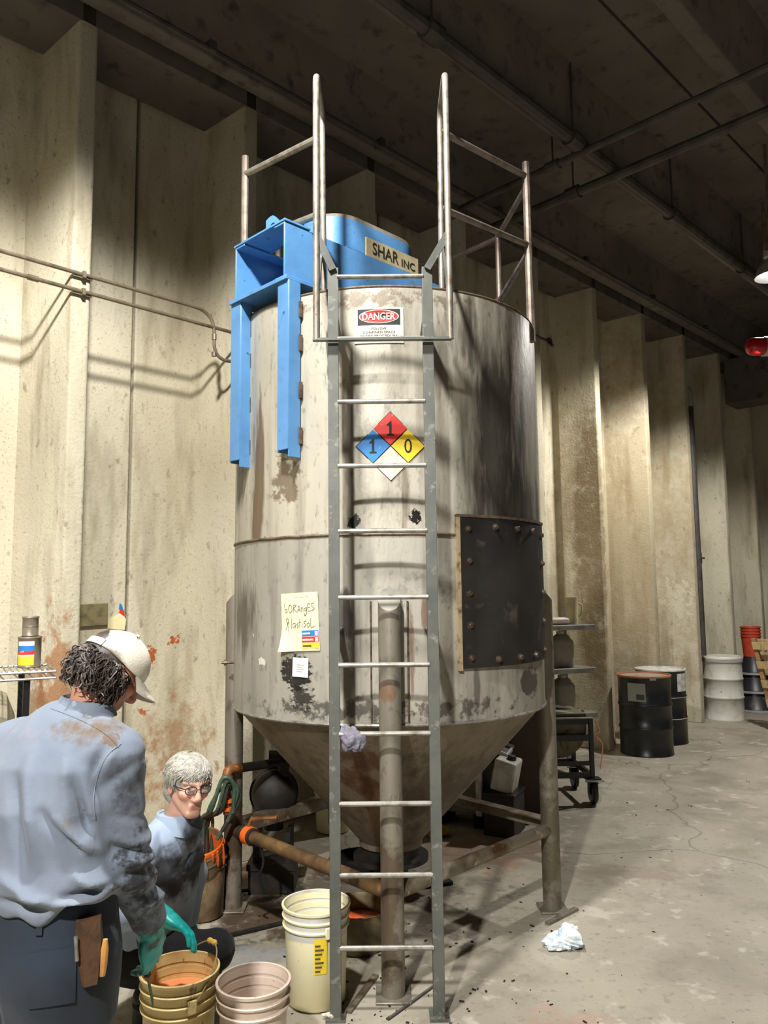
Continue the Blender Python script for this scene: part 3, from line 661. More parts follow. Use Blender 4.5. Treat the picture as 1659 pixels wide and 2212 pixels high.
hs = stack('belt_housing', 'blue_paint', [layer(-.62, .16, .19, 3.80), layer(-.62, .16, .19, 4.005)], mx)
stack('housing_top', 'dust_grey', [layer(-.62, .16, .1901, 4.003), layer(-.60, .15, .185, 4.03), layer(-.53, .09, .15, 4.055), layer(-.45, .0, .1, 4.065)], hs)
MB().box(*bbox(-.50, .20, .188, .198, 3.82, 3.83)).build('trim_strip', 'blue_paint', hs)
MB().lathe([(.13, 3.3), (.13, 3.52), (.1, 3.56), (.1, 3.8)], (TX, TY, 0), 24).build('gear_housing', 'blue_paint', mx)
MB().lathe([(.03, 2.6), (.03, 3.5)], (TX, TY, 0), 12).build('shaft', 'rung_steel', mx)
a = frame(WN, WU)
MB().lathe([(0, 0), (.15, 0), (.15, .3), (.12, .34), (0, .34)], bp(-.55, -.16, 3.46), 24, frame(WU, WN)).build('motor', 'blue_paint', mx)
# text on it
def text_mesh(txt, size=1.0, bold=0.0):
    cu = bpy.data.curves.new('t', 'FONT'); cu.body = txt; cu.size = size; cu.resolution_u = 3; cu.offset = bold
    o = bpy.data.objects.new('t', cu); COL.objects.link(o)
    dg = bpy.context.evaluated_depsgraph_get(); dg.update()
    me = bpy.data.meshes.new_from_object(o.evaluated_get(dg))
    v = [tuple(x.co)[:2] for x in me.vertices]; f = [tuple(p.vertices) for p in me.polygons]
    COL.objects.unlink(o); bpy.data.objects.remove(o); bpy.data.curves.remove(cu); bpy.data.meshes.remove(me)
    return v, f
def fit_text(txt, x0, y0, w, h, bold=0.0):      # 2-D verts filling the box from (x0,y0)
    v, f = text_mesh(txt, 1.0, bold); a = np.array(v); lo, hi = a.min(0), a.max(0)
    a = (a-lo)/(hi-lo)*np.array([w, h])+np.array([x0, y0]); return a, f
pc = bp(-.14, .215, 3.865)
npl = MB().box(pc-WN*.008, (.45, .012, .115), AXW).box(pc-WN*.018, (.40, .014, .05), AXW).build('nameplate', 'plate_brass', mx, bev=.003)
for txt, x0, ww, y0, hh in (('SHAR', -.175, .22, -.035, .075), ('INC', .07, .12, -.035, .05)):
    a, f = fit_text(txt, x0, y0, ww, hh, .012)
    MB().add([pc+WU*x+V3(0, 0, y)+WN*.0005 for x, y in a], f).build('lettering', 'ink_dark', npl, smooth=False)
MB().add([at(672, 617, 4.05), at(690, 617, 4.03), at(684, 628, 4.03)], [(0, 1, 2)]).build('warning_sticker', 'orange_bright', mx)

# ------------------------------------------------------------------ signs stuck on the tank
def on_tank(th0, z0, pts, off, rot=0.0):
    c, s = math.cos(rot), math.sin(rot); out = []
    for x, y in pts:
        X, Y = x*c-y*s, x*s+y*c
        out.append(ts(th0+X/TR, z0+Y, off))
    return out
def sheet(th0, z0, w, h, off, rot=0.0, nx=12, ny=3, curl=None):
    m = MB(); pts = [((i/nx-.5)*w, (j/ny-.5)*h) for j in range(ny+1) for i in range(nx+1)]
    def lift(x, y): return off + (curl(x, y) if curl else 0)
    c, s = math.cos(rot), math.sin(rot)
    fr = [ts(th0+(x*c-y*s)/TR, z0+x*s+y*c, lift(x, y)) for x, y in pts]; bk = [ts(th0+(x*c-y*s)/TR, z0+x*s+y*c, lift(x, y)-.0015) for x, y in pts]
    N = len(pts); fs = []
    for j in range(ny):
        for i in range(nx):
            a = j*(nx+1)+i; fs.append((a, a+1, a+nx+2, a+nx+1)); fs.append((N+a, N+a+nx+1, N+a+nx+2, N+a+1))
    edge = list(range(nx+1)) + [j*(nx+1)+nx for j in range(1, ny+1)] + [ny*(nx+1)+i for i in range(nx-1, -1, -1)] + [j*(nx+1) for j in range(ny-1, 0, -1)]
    for a, b in zip(edge, edge[1:]+edge[:1]): fs.append((b, a, N+a, N+b))
    return m.add(fr+bk, fs)
def poly2(th0, z0, poly, off, rot=0.0):
    m = MB(); m.add(on_tank(th0, z0, poly, off, rot), [tuple(range(len(poly)))]); return m
def txt_on(th0, z0, txt, x0, y0, w, h, off, rot=0, bold=0.0):
    a, f = fit_text(txt, x0, y0, w, h, bold); return MB().add(on_tank(th0, z0, a, off, rot), f)
# DANGER
th, z = math.asin((-.016-TX)/TR), 3.18
sg = thing('danger_sign', 'white danger sign with red oval below the tank rim', 'sign', ts(th, z-.09, .004))
W_, H_ = .25, .185
sheet(th, z, W_, H_, .005).build('board', 'sign_white', sg)
sheet(th, z+.043, .215, .082, .0065).build('header', 'sign_black', sg)
ov = lambda a, b: [(a*math.cos(2*math.pi*i/40), b*math.sin(2*math.pi*i/40)) for i in range(40)]
poly2(th, z+.045, ov(.101, .036), .0078).build('oval_border', 'sign_white', sg, smooth=False)
poly2(th, z+.045, ov(.095, .031), .0088).build('oval', 'sign_red', sg, smooth=False)
txt_on(th, z+.045, 'DANGER', -.083, -.019, .166, .038, .0098, 0, .02).build('lettering', 'sign_white', sg, smooth=False)
for i, (tx, ww) in enumerate((('FOLLOW', .075), ('CONFINED SPACE', .165), ('ENTRY PROCEDURE', .185))):
    txt_on(th, z-.018-.019*i, tx, -ww/2, -.0055, ww, .012, .0068, 0, .008).build('lettering', 'print_grey', sg, smooth=False)
sheet(th, z-.078, .17, .004, .0068).build('printed_line', 'print_grey', sg)
# hazard diamond, four tiles
th, z = math.asin((.036-TX)/TR), 2.558
hz = thing('hazard_diamond', 'four coloured hazard rating diamond numbered 1 1 0', 'sign', ts(th, z-.17, .004))
q = .125; dm = lambda s: [(0, -s), (s, 0), (0, s), (-s, 0)]
poly2(th, z, dm(.177), .0035).build('backing', 'sign_black', hz, smooth=False)
for nm, cx, cy, mt, tx in (('tile', 0, .0885, 'hz_red', '1'), ('tile', -.087, 0, 'hz_blue', '1'), ('tile', .087, 0, 'hz_yellow', '0'), ('tile', 0, -.0885, 'hz_white', None)):
    tl = MB(); sx = .083 if mt != 'hz_white' else .085
    tl.add(on_tank(th, z, [(cx+x, cy+y) for x, y in dm(sx)], .0065), [(0, 1, 2, 3)]); tl.add(on_tank(th, z, [(cx+x*1.01, cy+y*1.01) for x, y in dm(sx)], .004), [(0, 1, 2, 3)])
    o = tl.build(nm, mt, hz, smooth=False)
    if tx == '0': txt_on(th, z, tx, cx-.019, cy-.036, .038, .072, .008, 0, .0).build('numeral', 'ink_dark', o, smooth=False)
    if tx == '1':
        g = MB()
        for ply in ([(-.006, -.03), (.006, -.03), (.006, .036), (-.002, .036), (-.006, .03)], [(-.006, .03), (-.006, .016), (-.018, .012), (-.018, .019)], [(-.017, -.036), (.017, -.036), (.017, -.028), (-.017, -.028)]):
            g.add(on_tank(th, z, [(cx+x, cy+y) for x, y in ply], .008), [tuple(range(len(ply)))])
        g.build('numeral', 'ink_dark', o, smooth=False)
# paper note with handwriting
th, z = math.asin((-.428-TX)/TR), 1.69
pn = thing('paper_note', 'cream handwritten paper note taped to the tank left of the ladder', 'paper', ts(th, z-.15, .004))
def curl(x, y): return .045*max(0, (-x-.0)/.11)**2*max(0, (-y-.02)/.15)**1.5
rot = .045
sheet(th, z, .225, .29, .006, rot, 14, 14, curl).build('sheet', 'paper_cream', pn)
def strokes(name, polys, th, z, x0, y0, w, h, wd, mat, par, off, rot=0, curlf=None):
    m = MB()
    for pl_ in polys:
        pts = smooth_path([(x0+a*w, y0+b*h, 0) for a, b in pl_], 5) if len(pl_) > 2 else [V3(x0+a*w, y0+b*h, 0) for a, b in pl_]
        for a, b in zip(pts, pts[1:]):
            d = b-a; L = np.linalg.norm(d)
            if L < 1e-6: continue
            nn_ = V3(-d[1], d[0], 0)/L*wd/2; e = d/L*wd*.3
            qd = [a-nn_-e, b-nn_+e, b+nn_+e, a+nn_-e]
            c_, s_ = math.cos(rot), math.sin(rot)
            m.add([ts(th+(p[0]*c_-p[1]*s_)/TR, z+p[0]*s_+p[1]*c_, off+(curlf(p[0], p[1]) if curlf else 0)) for p in qd], [(0, 1, 2, 3)])
    return m.build(name, mat, par, smooth=False)
word1 = [[(.0, .95), (.02, .3), (.09, .25), (.09, .45), (.03, .5)], [(.2, .85), (.14, .55), (.19, .2), (.27, .4), (.25, .75), (.17, .85)], [(.31, .2), (.33, .85)], [(.32, .85), (.42, .78), (.33, .55), (.43, .22)],
    [(.46, .2), (.51, .75), (.55, .25)], [(.47, .4), (.55, .42)], [(.58, .25), (.59, .55), (.64, .55), (.65, .25)], [(.76, .55), (.69, .5), (.7, .3), (.76, .4), (.76, .6), (.76, .1), (.69, -.1), (.7, .1)],
    [(.88, .85), (.80, .85), (.81, .3), (.89, .3)], [(.80, .57), (.87, .58)], [(1.0, .9), (.93, .88), (.93, .65), (.99, .55), (1.0, .4), (.92, .3)]]
strokes('handwriting', word1, th, z, -.09, .035, .18, .06, .0028, 'print_grey', pn, .0075, rot, curl)
word2 = [[(.0, .1), (.05, .35), (.1, .95), (.03, .9), (.06, .6), (.14, .7)], [(.12, -.1), (.08, .6)], [(.22, 1.0), (.21, .2)], [(.36, .6), (.27, .55), (.28, .25), (.36, .45)], [(.36, .65), (.37, .2)], [(.47, .6), (.41, .5), (.47, .4), (.42, .2)], [(.52, .95), (.52, .25)], [(.48, .65), (.57, .67)], [(.6, .6), (.6, .25)], [(.6, .8), (.61, .82)], [(.74, .75), (.66, .65), (.73, .45), (.66, .25)], [(.84, .6), (.77, .5), (.8, .25), (.86, .42), (.83, .6)], [(.9, .95), (.9, .28), (1.02, .3)]]
strokes('handwriting', word2, th, z, -.085, -.045, .17, .065, .0027, 'print_grey', pn, .0075, rot, curl)
strokes('handwriting', [[(.0, .5), (.2, .6), (.4, .5)], [(.45, .4), (.6, .6), (.7, .4)], [(.8, .7), (.95, .8), (.9, .4)]], th, z, -.03, .11, .09, .02, .002, 'label_grey', pn, .0075, rot, curl)
def lab(x0, y0, w, h, mat, name='colour_label', off=.009): return MB().add(on_tank(th, z, [(x0, y0), (x0+w, y0), (x0+w, y0+h), (x0, y0+h)], off, rot), [(0, 1, 2, 3)]).build(name, mat, pn, smooth=False)
lab(.012, -.136, .1, .094, 'card_white', 'label_backing', .0080)
for i, (mt) in enumerate(('hz_yellow', 'hz_red', 'hz_blue')):
    lab(.014, -.133+.0305*i, .096, .028, mt, 'label_stripe', .009); lab(.09, -.131+.0305*i, .016, .022, 'card_white' if i else 'hz_yellow', 'label_square', .0098)
for i, (xx, ww) in enumerate(((.018, .05), (.018, .062), (.018, .045))): lab(xx, -.124+.0305*i, ww, .008, 'print_grey' if i == 0 else 'card_white', 'printed_line', .0098)
th2, z2 = math.asin((-.423-TX)/TR), 1.465
cdn = thing('white_card', 'small square white card stuck under the cream note', 'card', ts(th2, z2-.05, .004))
sheet(th2, z2, .094, .095, .006, -.03, 4, 2).build('sheet', 'card_white', cdn)
for i in range(4): MB().add(on_tank(th2, z2, [(-.02, .012-.011*i), (.022-.006*(i % 2), .012-.011*i), (.022-.006*(i % 2), .0145-.011*i), (-.02, .0145-.011*i)], .0078, -.03), [(0, 1, 2, 3)]).build('printed_line', 'label_grey', cdn, smooth=False)
# ------------------------------------------------------------------ pails, drums and other things on the floor
def pail(name, label, cat, loc, r, h, mat, inner=None, fill=None, group=None, rings=2, rb=None, bail=None, tilt=0, ear=None):
    t = thing(name, label, cat, loc, group); L = V3(*loc); rb = rb or r*.86
    R = lambda z: rb+(r-rb)*z/h
    prof = [(0, .004), (rb-.01, .004), (rb, .012)]
    rz = [h-.045-.04*i for i in range(rings)][::-1]
    for z in rz: prof += [(R(z)-.006, z-.008), (R(z)+.004, z-.007), (R(z)+.006, z), (R(z)+.003, z+.003), (R(z)-.006, z+.005)]
    prof += [(R(h)-.005, h-.014), (R(h)+.005, h-.012), (R(h)+.006, h-.002), (R(h)+.001, h), (R(h)-.004, h-.001)]
    MB().lathe(prof, L, 40).build('shell', mat, t, ang=50)
    MB().lathe([(R(h)-.004, h-.001), (R(h*.5)-.006, h*.5), (rb-.006, .012), (0, .010)], L, 40).build('inner_wall', inner or mat, t)
    if fill: MB().lathe([(0, fill[0]+.002), (R(fill[0])*.5, fill[0]+.001), (R(fill[0])-.006, fill[0])], L, 40).build('contents', fill[1], t)
    if bail:
        az, lean, mid = bail; a = V3(math.cos(az), math.sin(az), 0); b = V3(-math.sin(az), math.cos(az), 0); z0 = h-.085
        pts = [L+a*(R(z0)+.008)*math.cos(q)+(b*math.cos(lean)+V3(0, 0, math.sin(lean)))*(R(z0)+.055)*math.sin(q)+V3(0, 0, z0) for q in np.linspace(0, math.pi, 25)]
        MB().tube(pts, .0028, 6).build('bail', 'wire', t)
        for s in (-1, 1): MB().box(L+a*s*(R(z0)+.004)+V3(0, 0, z0), (.012, .035, .05), (a, b, (0, 0, 1))).build('ear', mat, t, bev=.004)
        if mid:
            c0 = pts[mid]; d = nrm(pts[mid+1]-pts[mid-1])
            MB().tube([c0-d*.035, c0-d*.02, c0, c0+d*.02, c0+d*.035], [.006, .012, .009, .012, .006], 8).build('grip', 'grip_yellow', t)
    return t, R
p1, R1 = pail('paint_pail', 'yellowed pail with orange liquid and wire handle below the gloved hand', 'bucket', (-.815, 3.17, 0), .148, .385, 'pail_yellow', 'pail_yellow', (.285, 'orange_plastisol'), 'open pails in front of the ladder', 3, .13, (-1.0, .8, 13))
MB().lathe([(R1(.18)+.002, .13), (R1(.2)+.002, .2)], (-.815, 3.17, 0), 4, None, -1.25, -.95).build('label', 'sign_black', p1)
p2, R2 = pail('paint_pail', 'empty pinkish white pail nearest the ladder foot', 'bucket', (-.513, 3.085, 0), .136, .38, 'pail_pink', 'pail_pink', None, 'open pails in front of the ladder', 2, .118)
p3, R3 = pail('paint_pail', 'tall translucent cream pail behind the left ladder rail', 'bucket', (-.33, 3.70, 0), .152, .425, 'pail_cream', 'pail_white', None, 'open pails in front of the ladder', 2, .132, (-1.1, -.75, None))
MB().lathe([(R3(.15)+.002, .17), (R3(.3)+.002, .32)], (-.33, 3.70, 0), 5, None, -1.55, -1.15).build('label', 'hz_yellow', p3)
lb = MB()
for i in range(7): lb.lathe([(R3(.18+.018*i)+.0035, .18+.018*i), (R3(.19+.018*i)+.0035, .188+.018*i)], (-.33, 3.70, 0), 3, None, -1.52, -1.52+.16+.05*(i % 3))
lb.build('label_print', 'print_grey', p3)
# round pan of orange behind the ladder
L = V3(-.165, 4.25, 0)
t = thing('drip_pan', 'round dirty metal pan holding deep orange compound behind the ladder', 'pan', L)
MB().lathe([(0, .0), (.15, 0), (.165, .02), (.175, .19), (.18, .195), (.172, .197), (.165, .18), (.155, .03), (0, .02)], L, 40).build('pan', 'pan_steel', t)
MB().lathe([(0, .12), (.1, .118), (.158, .11)], L, 40).build('contents', 'orange_deep', t)
L = V3(-.16, 5.35, 0)
t = thing('low_black_dish', 'low black dish shape on the floor behind the cone outlet', 'tray', L)
MB().lathe([(0, .0), (.2, 0), (.23, .07), (.235, .07), (.205, .012), (0, .012)], L, 32).build('tray', 'bed_dark', t)  # shallow black dish, added where the floor is dark behind the outlet
# orange bucket by the left leg, one pail nested in another
L = onfloor(444, 1972); L = V3(L[0]-.01, L[1]-.04, 0)
pl1, Rq = pail('bucket', 'dirty lower pail under the orange bucket beside the left tank leg', 'bucket', L, .135, .33, 'pail_dirty', 'pail_dirty', None, None, 1, .118)
t = thing('orange_bucket', 'bright orange smeared bucket standing in a dirty pail beside the left leg', 'bucket', L+V3(0, 0, .2))
o = L+V3(0, 0, .2)
MB().lathe([(0, .0), (.106, .0), (.122, .15), (.128, .155), (.126, .20), (.132, .205), (.130, .255), (.124, .25), (.10, .02), (0, .015)], o, 36).build('shell', 'pail_dirty', t)
MB().lathe([(.128, .257), (.133, .25), (.133, .23), (.129, .225)], o, 36).build('rim', 'orange_bright', t)
MB().lathe([(.127, .257), (.118, .2), (.108, .09), (0, .085)], o, 36).build('inner_wall', 'orange_bright', t)
drip = MB()
for i in range(9):
    a = -2.2+i*.30+random.uniform(-.15, .15); l = random.choice((.02, .03, .05, .10, .13))
    drip.tube([o+V3(.134*math.cos(a), .134*math.sin(a), .24), o+V3(.134*math.cos(a), .134*math.sin(a), .24-l*.6), o+V3(.131*math.cos(a), .131*math.sin(a), .24-l)], [.006, .009, .004], 6)
drip.build('drips', 'orange_bright', t); t.rotation_euler = (math.radians(20), 0, 0)
# bucket behind the cone
L = V3(-.42, 6.2, 0)
pb, Rb = pail('bucket', 'cream pail with dark label on the floor behind the cone', 'bucket', L, .15, .38, 'pail_cream', 'pail_cream', None, None, 2, .13)
MB().lathe([(Rb(.1)+.002, .08), (Rb(.26)+.002, .28)], L, 5, None, -1.75, -1.2).build('label', 'print_grey', pb)

def drum(name, label, loc, r, h, mat, top, grp=None, hoops=(.34, .63), band=None, lid=True):
    t = thing(name, label, 'drum', loc, grp); L = V3(*loc); prof = [(r-.012, 0), (r+.004, 0), (r+.006, .012), (r, .02)]
    for q in hoops: z = q*h; prof += [(r, z-.02), (r+.008, z-.012), (r+.011, z), (r+.008, z+.012), (r, z+.02)]
    prof += [(r, h-.03), (r+.008, h-.02)]
    MB().lathe(prof, L, 48).build('shell', mat, t, ang=50)
    MB().lathe([(r+.006, h-.022), (r+.012, h-.014), (r+.010, h), (r-.006, h), (r-.010, h-.018)], L, 48).build('rim', band or top, t)
    if lid: MB().lathe([(r-.008, h-.016), (r-.05, h-.013), (0, h-.010)], L, 48).build('lid', top, t)
    return t
d1 = drum('steel_drum', 'black steel drum with orange rim and grey label at the ribbed wall', (2.95, 8.95, 0), .287, .875, 'drum_black', 'drum_top', 'black drums by the wall', band='rim_orange')
MB().lathe([(.2895, .60), (.2895, .80)], (2.95, 8.95, 0), 8, None, -2.55, -1.85).build('label', 'label_grey', d1)
MB().lathe([(.2905, .62), (.2905, .68)], (2.95, 8.95, 0), 4, None, -2.2, -1.9).build('label_print', 'print_grey', d1)
MB().box(V3(2.95, 8.95-.293, .845), (.07, .02, .02)).build('ring_bolt', 'label_grey', d1)
d2 = drum('steel_drum', 'black drum with white top and white label behind the other black drum', (3.37, 9.61, 0), .287, .875, 'drum_black', 'label_white', 'black drums by the wall')
MB().lathe([(.2895, .62), (.2895, .83)], (3.37, 9.61, 0), 8, None, -1.2, -.35).build('label', 'label_white', d2)
for z in (.30, .55): MB().lathe([(.293, z-.01), (.3, z), (.293, z+.01)], (3.37, 9.61, 0), 40).build('hoop', 'lip_grey', d2)
d3 = drum('lidded_drum', 'white steel drum with clamp ring lid near the far wall', (4.83, 11.22, 0), .262, .86, 'drum_white', 'drum_white', None, (.36, .66))
MB().lathe([(.268, .80), (.277, .805), (.277, .83), (.268, .835)], (4.83, 11.22, 0), 48).build('clamp_ring', 'lip_grey', d3)
MB().lathe([(.27, .86), (.25, .885), (.23, .88), (0, .875)], (4.83, 11.22, 0), 40).build('lid_dome', 'drum_white', d3)
# stacked black tubs with red pails on top
L = V3(5.62, 11.93, 0)
for i, lbl in enumerate(('black tapered tub at the bottom of the stack beside the pallet', 'black tapered tub in the middle of the stack beside the pallet', 'black tapered tub on top of the stack, under the red pails')):
    t = thing('plastic_tub', lbl, 'tub', L+V3(0, 0, .27*i), 'stacked black tubs')
    b = L+V3(0, 0, .27*i); w0 = .30-.045*i
    MB().lathe([(0, 0), (w0, 0), (w0, .03), (w0-.02, .05), (w0-.075, .27), (0, .27)], b, 32).build('body', 'grey_black_plastic', t)
    MB().lathe([(w0+.001, .001), (w0+.012, .004), (w0+.012, .03), (w0-.004, .034)], b, 32).build('lip', 'lip_grey', t)
for i in range(4):
    b = L+V3(-.02, 0, .81+.045*i)
    t = thing('red_pail', ('lowest red pail of the nested stack on the black tubs', 'second red pail up in the nested stack on the black tubs', 'third red pail up in the nested stack on the black tubs', 'topmost red pail of the nested stack on the black tubs')[i], 'bucket', b, 'nested red pails')
    MB().lathe([(0, .0), (.118, 0), (.137, .29), (.147, .292), (.147, .312), (.137, .315), (.131, .29), (.112, .012), (0, .01)], b, 32).build('shell', 'red_plastic', t)
# wooden pallet leaning at the right edge
pA = onfloor(1668, 1578)
t = thing('wooden_pallet', 'pale wooden pallet leaning on the tubs at the right edge', 'pallet', pA)
ux = nrm(V3(.75, -.66, 0)); lean = nrm(V3(-.13, .12, 1.0)); nz = nrm(np.cross(ux, lean))
for i in range(3): MB().box(pA+ux*(.05+.5*i)+lean*.6, (.05, 1.2, .09), (ux, lean, nz)).build('stringer', 'wood', t, bev=.004)
for i in range(7): MB().box(pA+ux*.60+lean*(.06+.18*i)-nz*.055, (1.15, .1, .02), (ux, lean, nz)).build('slat', 'wood_pale', t, bev=.003)
for i in range(5): MB().box(pA+ux*.60+lean*(.1+.25*i)+nz*.055, (1.15, .1, .02), (ux, lean, nz)).build('slat', 'wood_pale', t, bev=.003)
# leaning board
b0 = wp(S0+SP*5+.32, -.18, 0)
t = MB(); ax = frame(nrm(V3(-.09, .13, 1)), WU)
t.box(b0+ax[2]*.72, (.17, .03, 1.44), ax)
tag(t.build('leaning_board', 'wood', None, b0, bev=.003), 'narrow wooden board leaning on the wall behind the black drums', 'board')

# shelving behind the right leg
sb0 = V3(1.52, 7.95, 0)
t = thing('shelf_rack', 'grey metal shelf rack with three shelves right of the tank', 'shelf', sb0)
SH = (1.475, 1.045, .60); AXS = np.array([V3(.94, .34, 0), V3(-.34, .94, 0), (0, 0, 1)])
for z in SH:
    o = MB().box(sb0+V3(0, 0, z), (1.15, .46, .02), AXS).build('shelf_board', 'shelf_metal', t, bev=.003)
    MB().box(sb0+AXS[1]*-.225+V3(0, 0, z-.018), (1.15, .012, .04), AXS).build('shelf_lip', 'shelf_metal', o)
for a, b in ((-.56, -.22), (-.56, .22), (.50, .22)):
    MB().box(sb0+AXS[0]*a+AXS[1]*b+V3(0, 0, .82), (.035, .035, 1.64), AXS).build('post', 'shelf_metal', t)
def jug(name, label, loc, w, d, h, mat, az=0.0, group=None):
    t = thing(name, label, 'jug', loc, group); L = V3(*loc); ax = np.array([V3(math.cos(az), math.sin(az), 0), V3(-math.sin(az), math.cos(az), 0), (0, 0, 1)])
    def sec(sx, sy, z, n=16):
        out = []
        for i in range(n):
            a = 2*math.pi*i/n; c_, s_ = math.cos(a), math.sin(a); e = .5
            out.append(L+ax[0]*math.copysign(abs(c_)**e, c_)*sx/2+ax[1]*math.copysign(abs(s_)**e, s_)*sy/2+V3(0, 0, z))
        return out
    lay = [sec(w*.9, d*.9, 0), sec(w, d, .02), sec(w, d, h*.68), sec(w*.9, d*.9, h*.76), sec(w*.4, d*.45, h*.9), sec(w*.3, w*.3, h*.92), sec(w*.3, w*.3, h*.95)]
    stack('body', mat, lay, t); MB().lathe([(w*.17, h*.945), (w*.18, h), (0, h)], L, 14).build('cap', 'label_white', t)
    MB().tube(rounded([L+ax[0]*w*.12+V3(0, 0, h*.88), L+ax[0]*w*.40+V3(0, 0, h*.88), L+ax[0]*w*.47+V3(0, 0, h*.66)], .03), .011, 8).build('handle', mat, t)
    return t
q = sb0+AXS[0]*.46; t = thing('measuring_jug', 'tall cream plastic container on the top shelf', 'container', q+V3(0, 0, SH[0]+.011))
L = q+V3(0, 0, SH[0]+.011); MB().lathe([(0, 0), (.06, 0), (.066, .27), (.07, .28), (.066, .282), (.06, .26), (.055, .01), (0, .01)], L, 28).build('body', 'jug_cream', t)
MB().tube(rounded([L+V3(.06, 0, .22), L+V3(.11, 0, .2), L+V3(.10, 0, .1), L+V3(.06, 0, .07)], .03), .009, 8).build('handle', 'jug_cream', t)
L = sb0+AXS[0]*.24+V3(0, 0, SH[0]+.011)
t = thing('foam_tray', 'flat pinkish tray lying on the top shelf', 'tray', L)
MB().box(L+V3(0, 0, .035), (.26, .2, .07), AXS).build('body', 'pail_pink', t, bev=.02); MB().box(L+V3(0, 0, .072), (.2, .14, .006), AXS).build('lid_panel', 'pail_pink', t, bev=.002)
jug('plastic_jug', 'greyish white jug on the middle shelf', sb0+AXS[0]*.31+V3(0, 0, SH[1]+.011), .24, .2, .36, 'jug_grey', .3)
jug('plastic_jug', 'greyish white jug on the lowest shelf', sb0+AXS[0]*.31+V3(0, 0, SH[2]+.011), .24, .2, .36, 'jug_grey', .35)
L = sb0+AXS[0]*.06-AXS[1]*.12+V3(0, 0, SH[1]+.0105)
tag(MB().box(L+V3(0, 0, .004), (.1, .07, .006), AXS).box(L+V3(.02, .01, .009), (.06, .05, .004), AXS).build('paper_scrap', 'card_white', None, L), 'small pale paper scrap on the middle shelf', 'paper')
# hopper cart on casters
cw = onfloor(1287, 1737); c0 = V3(cw[0], cw[1], 0); c0 = c0+V3(-.02, 0, 0)
t = thing('hopper_cart', 'black framed cart carrying a rounded grey hopper on casters', 'cart', c0+V3(-.4, .3, 0))
cx = V3(1, 0.05, 0); cy = V3(-.05, 1, 0); AXC = np.array([nrm(cx), nrm(cy), (0, 0, 1)])
def cp(x, y, z): return c0+AXC[0]*x+AXC[1]*y+V3(0, 0, z)
for y in (0, .55):
    for z, hh in ((.245, .045), (.345, .035), (.56, .05), (.70, .05)):
        MB().box(cp(-.42, y, z), (.86, .03, hh), AXC).build('frame_bar', 'black_paint', t)
    for x in (-.84, 0): MB().box(cp(x, y, .47), (.035, .035, .5), AXC).build('post', 'black_paint', t)
for x in (-.84, -.01):
    for z in (.245, .70): MB().box(cp(x, .275, z), (.03, .58, .045), AXC).build('frame_bar', 'black_paint', t)
MB().box(cp(-.42, .0, .728), (.88, .05, .008), AXC).build('top_edge', 'rung_steel', t)
hp = [(-.26, .12), (-.26, 0)] + [(.26*math.cos(a), .26*math.sin(a)*1.0) for a in np.linspace(math.pi, 2*math.pi, 17)][1:-1] + [(.26, 0), (.26, .12)]
MB().prism(hp, cp(-.285, .04, .66)+V3(0, 0, -.0)-V3(0, 0, .02), np.array([AXC[0], (0, 0, 1), AXC[1]]), .46).build('hopper', 'hopper', t)
MB().lathe([(0, 0), (.09, 0), (.09, .01), (0, .012)], cp(-.17, .035, .53), 24, frame((0, -1, 0))).build('hopper_badge', 'board_olive', t)
for x, y in ((0, 0), (-.84, 0), (0, .55), (-.84, .55)):
    cs = MB().box(cp(x, y, .215), (.13, .1, .015), AXC).box(cp(x-.035, y, .15), (.01, .05, .13), AXC).box(cp(x+.035, y, .15), (.01, .05, .13), AXC).build('caster', 'black_paint', t)
    MB().lathe([(0, -.026), (.06, -.026), (.085, -.022), (.095, -.01), (.095, .01), (.085, .022), (.06, .026), (0, .026)], cp(x, y, .096), 24, frame(AXC[0], (0, 0, 1))).build('wheel', 'black_paint', cs)
    MB().box(cp(x, y-.06, .205), (.16, .02, .012), AXC).build('caster_plate', 'rung_steel', cs)
for i, lbl in enumerate(('pale looped hose lying nearer on the hopper cart', 'pale looped hose lying farther on the hopper cart')):
    pts = smooth_path([cp(-.86, .06+.2*i, .76), cp(-.6, .1+.2*i, .80+.02*i), cp(-.35, .07+.2*i, .78), cp(-.1, .12+.2*i, .745), cp(.0, .3, .74)], 6)
    tag(MB().tube(pts, .014, 8).build('hose', 'label_grey', None, pts[0]), lbl, 'hose')
L = cp(-.42, .28, .725); tag(MB().prism([(-.5, 0), (.42, 0), (.46, .02), (-.3, .12)], L, np.array([AXC[0], (0, 0, 1), AXC[1]]), .2).build('folded_stand', 'pipe_dark', None, L), 'dark folded metal stand lying on the hopper cart', 'stand')
pts = smooth_path([cp(.04, -.01, .70), cp(.07, -.03, .62), cp(.03, -.03, .58), cp(.09, -.03, .5), cp(.06, -.03, .3)], 6)
tag(MB().tube(pts, .006, 6).build('cord', 'rim_orange', None, pts[0]), 'reddish cord hanging from the corner of the hopper cart', 'cord')
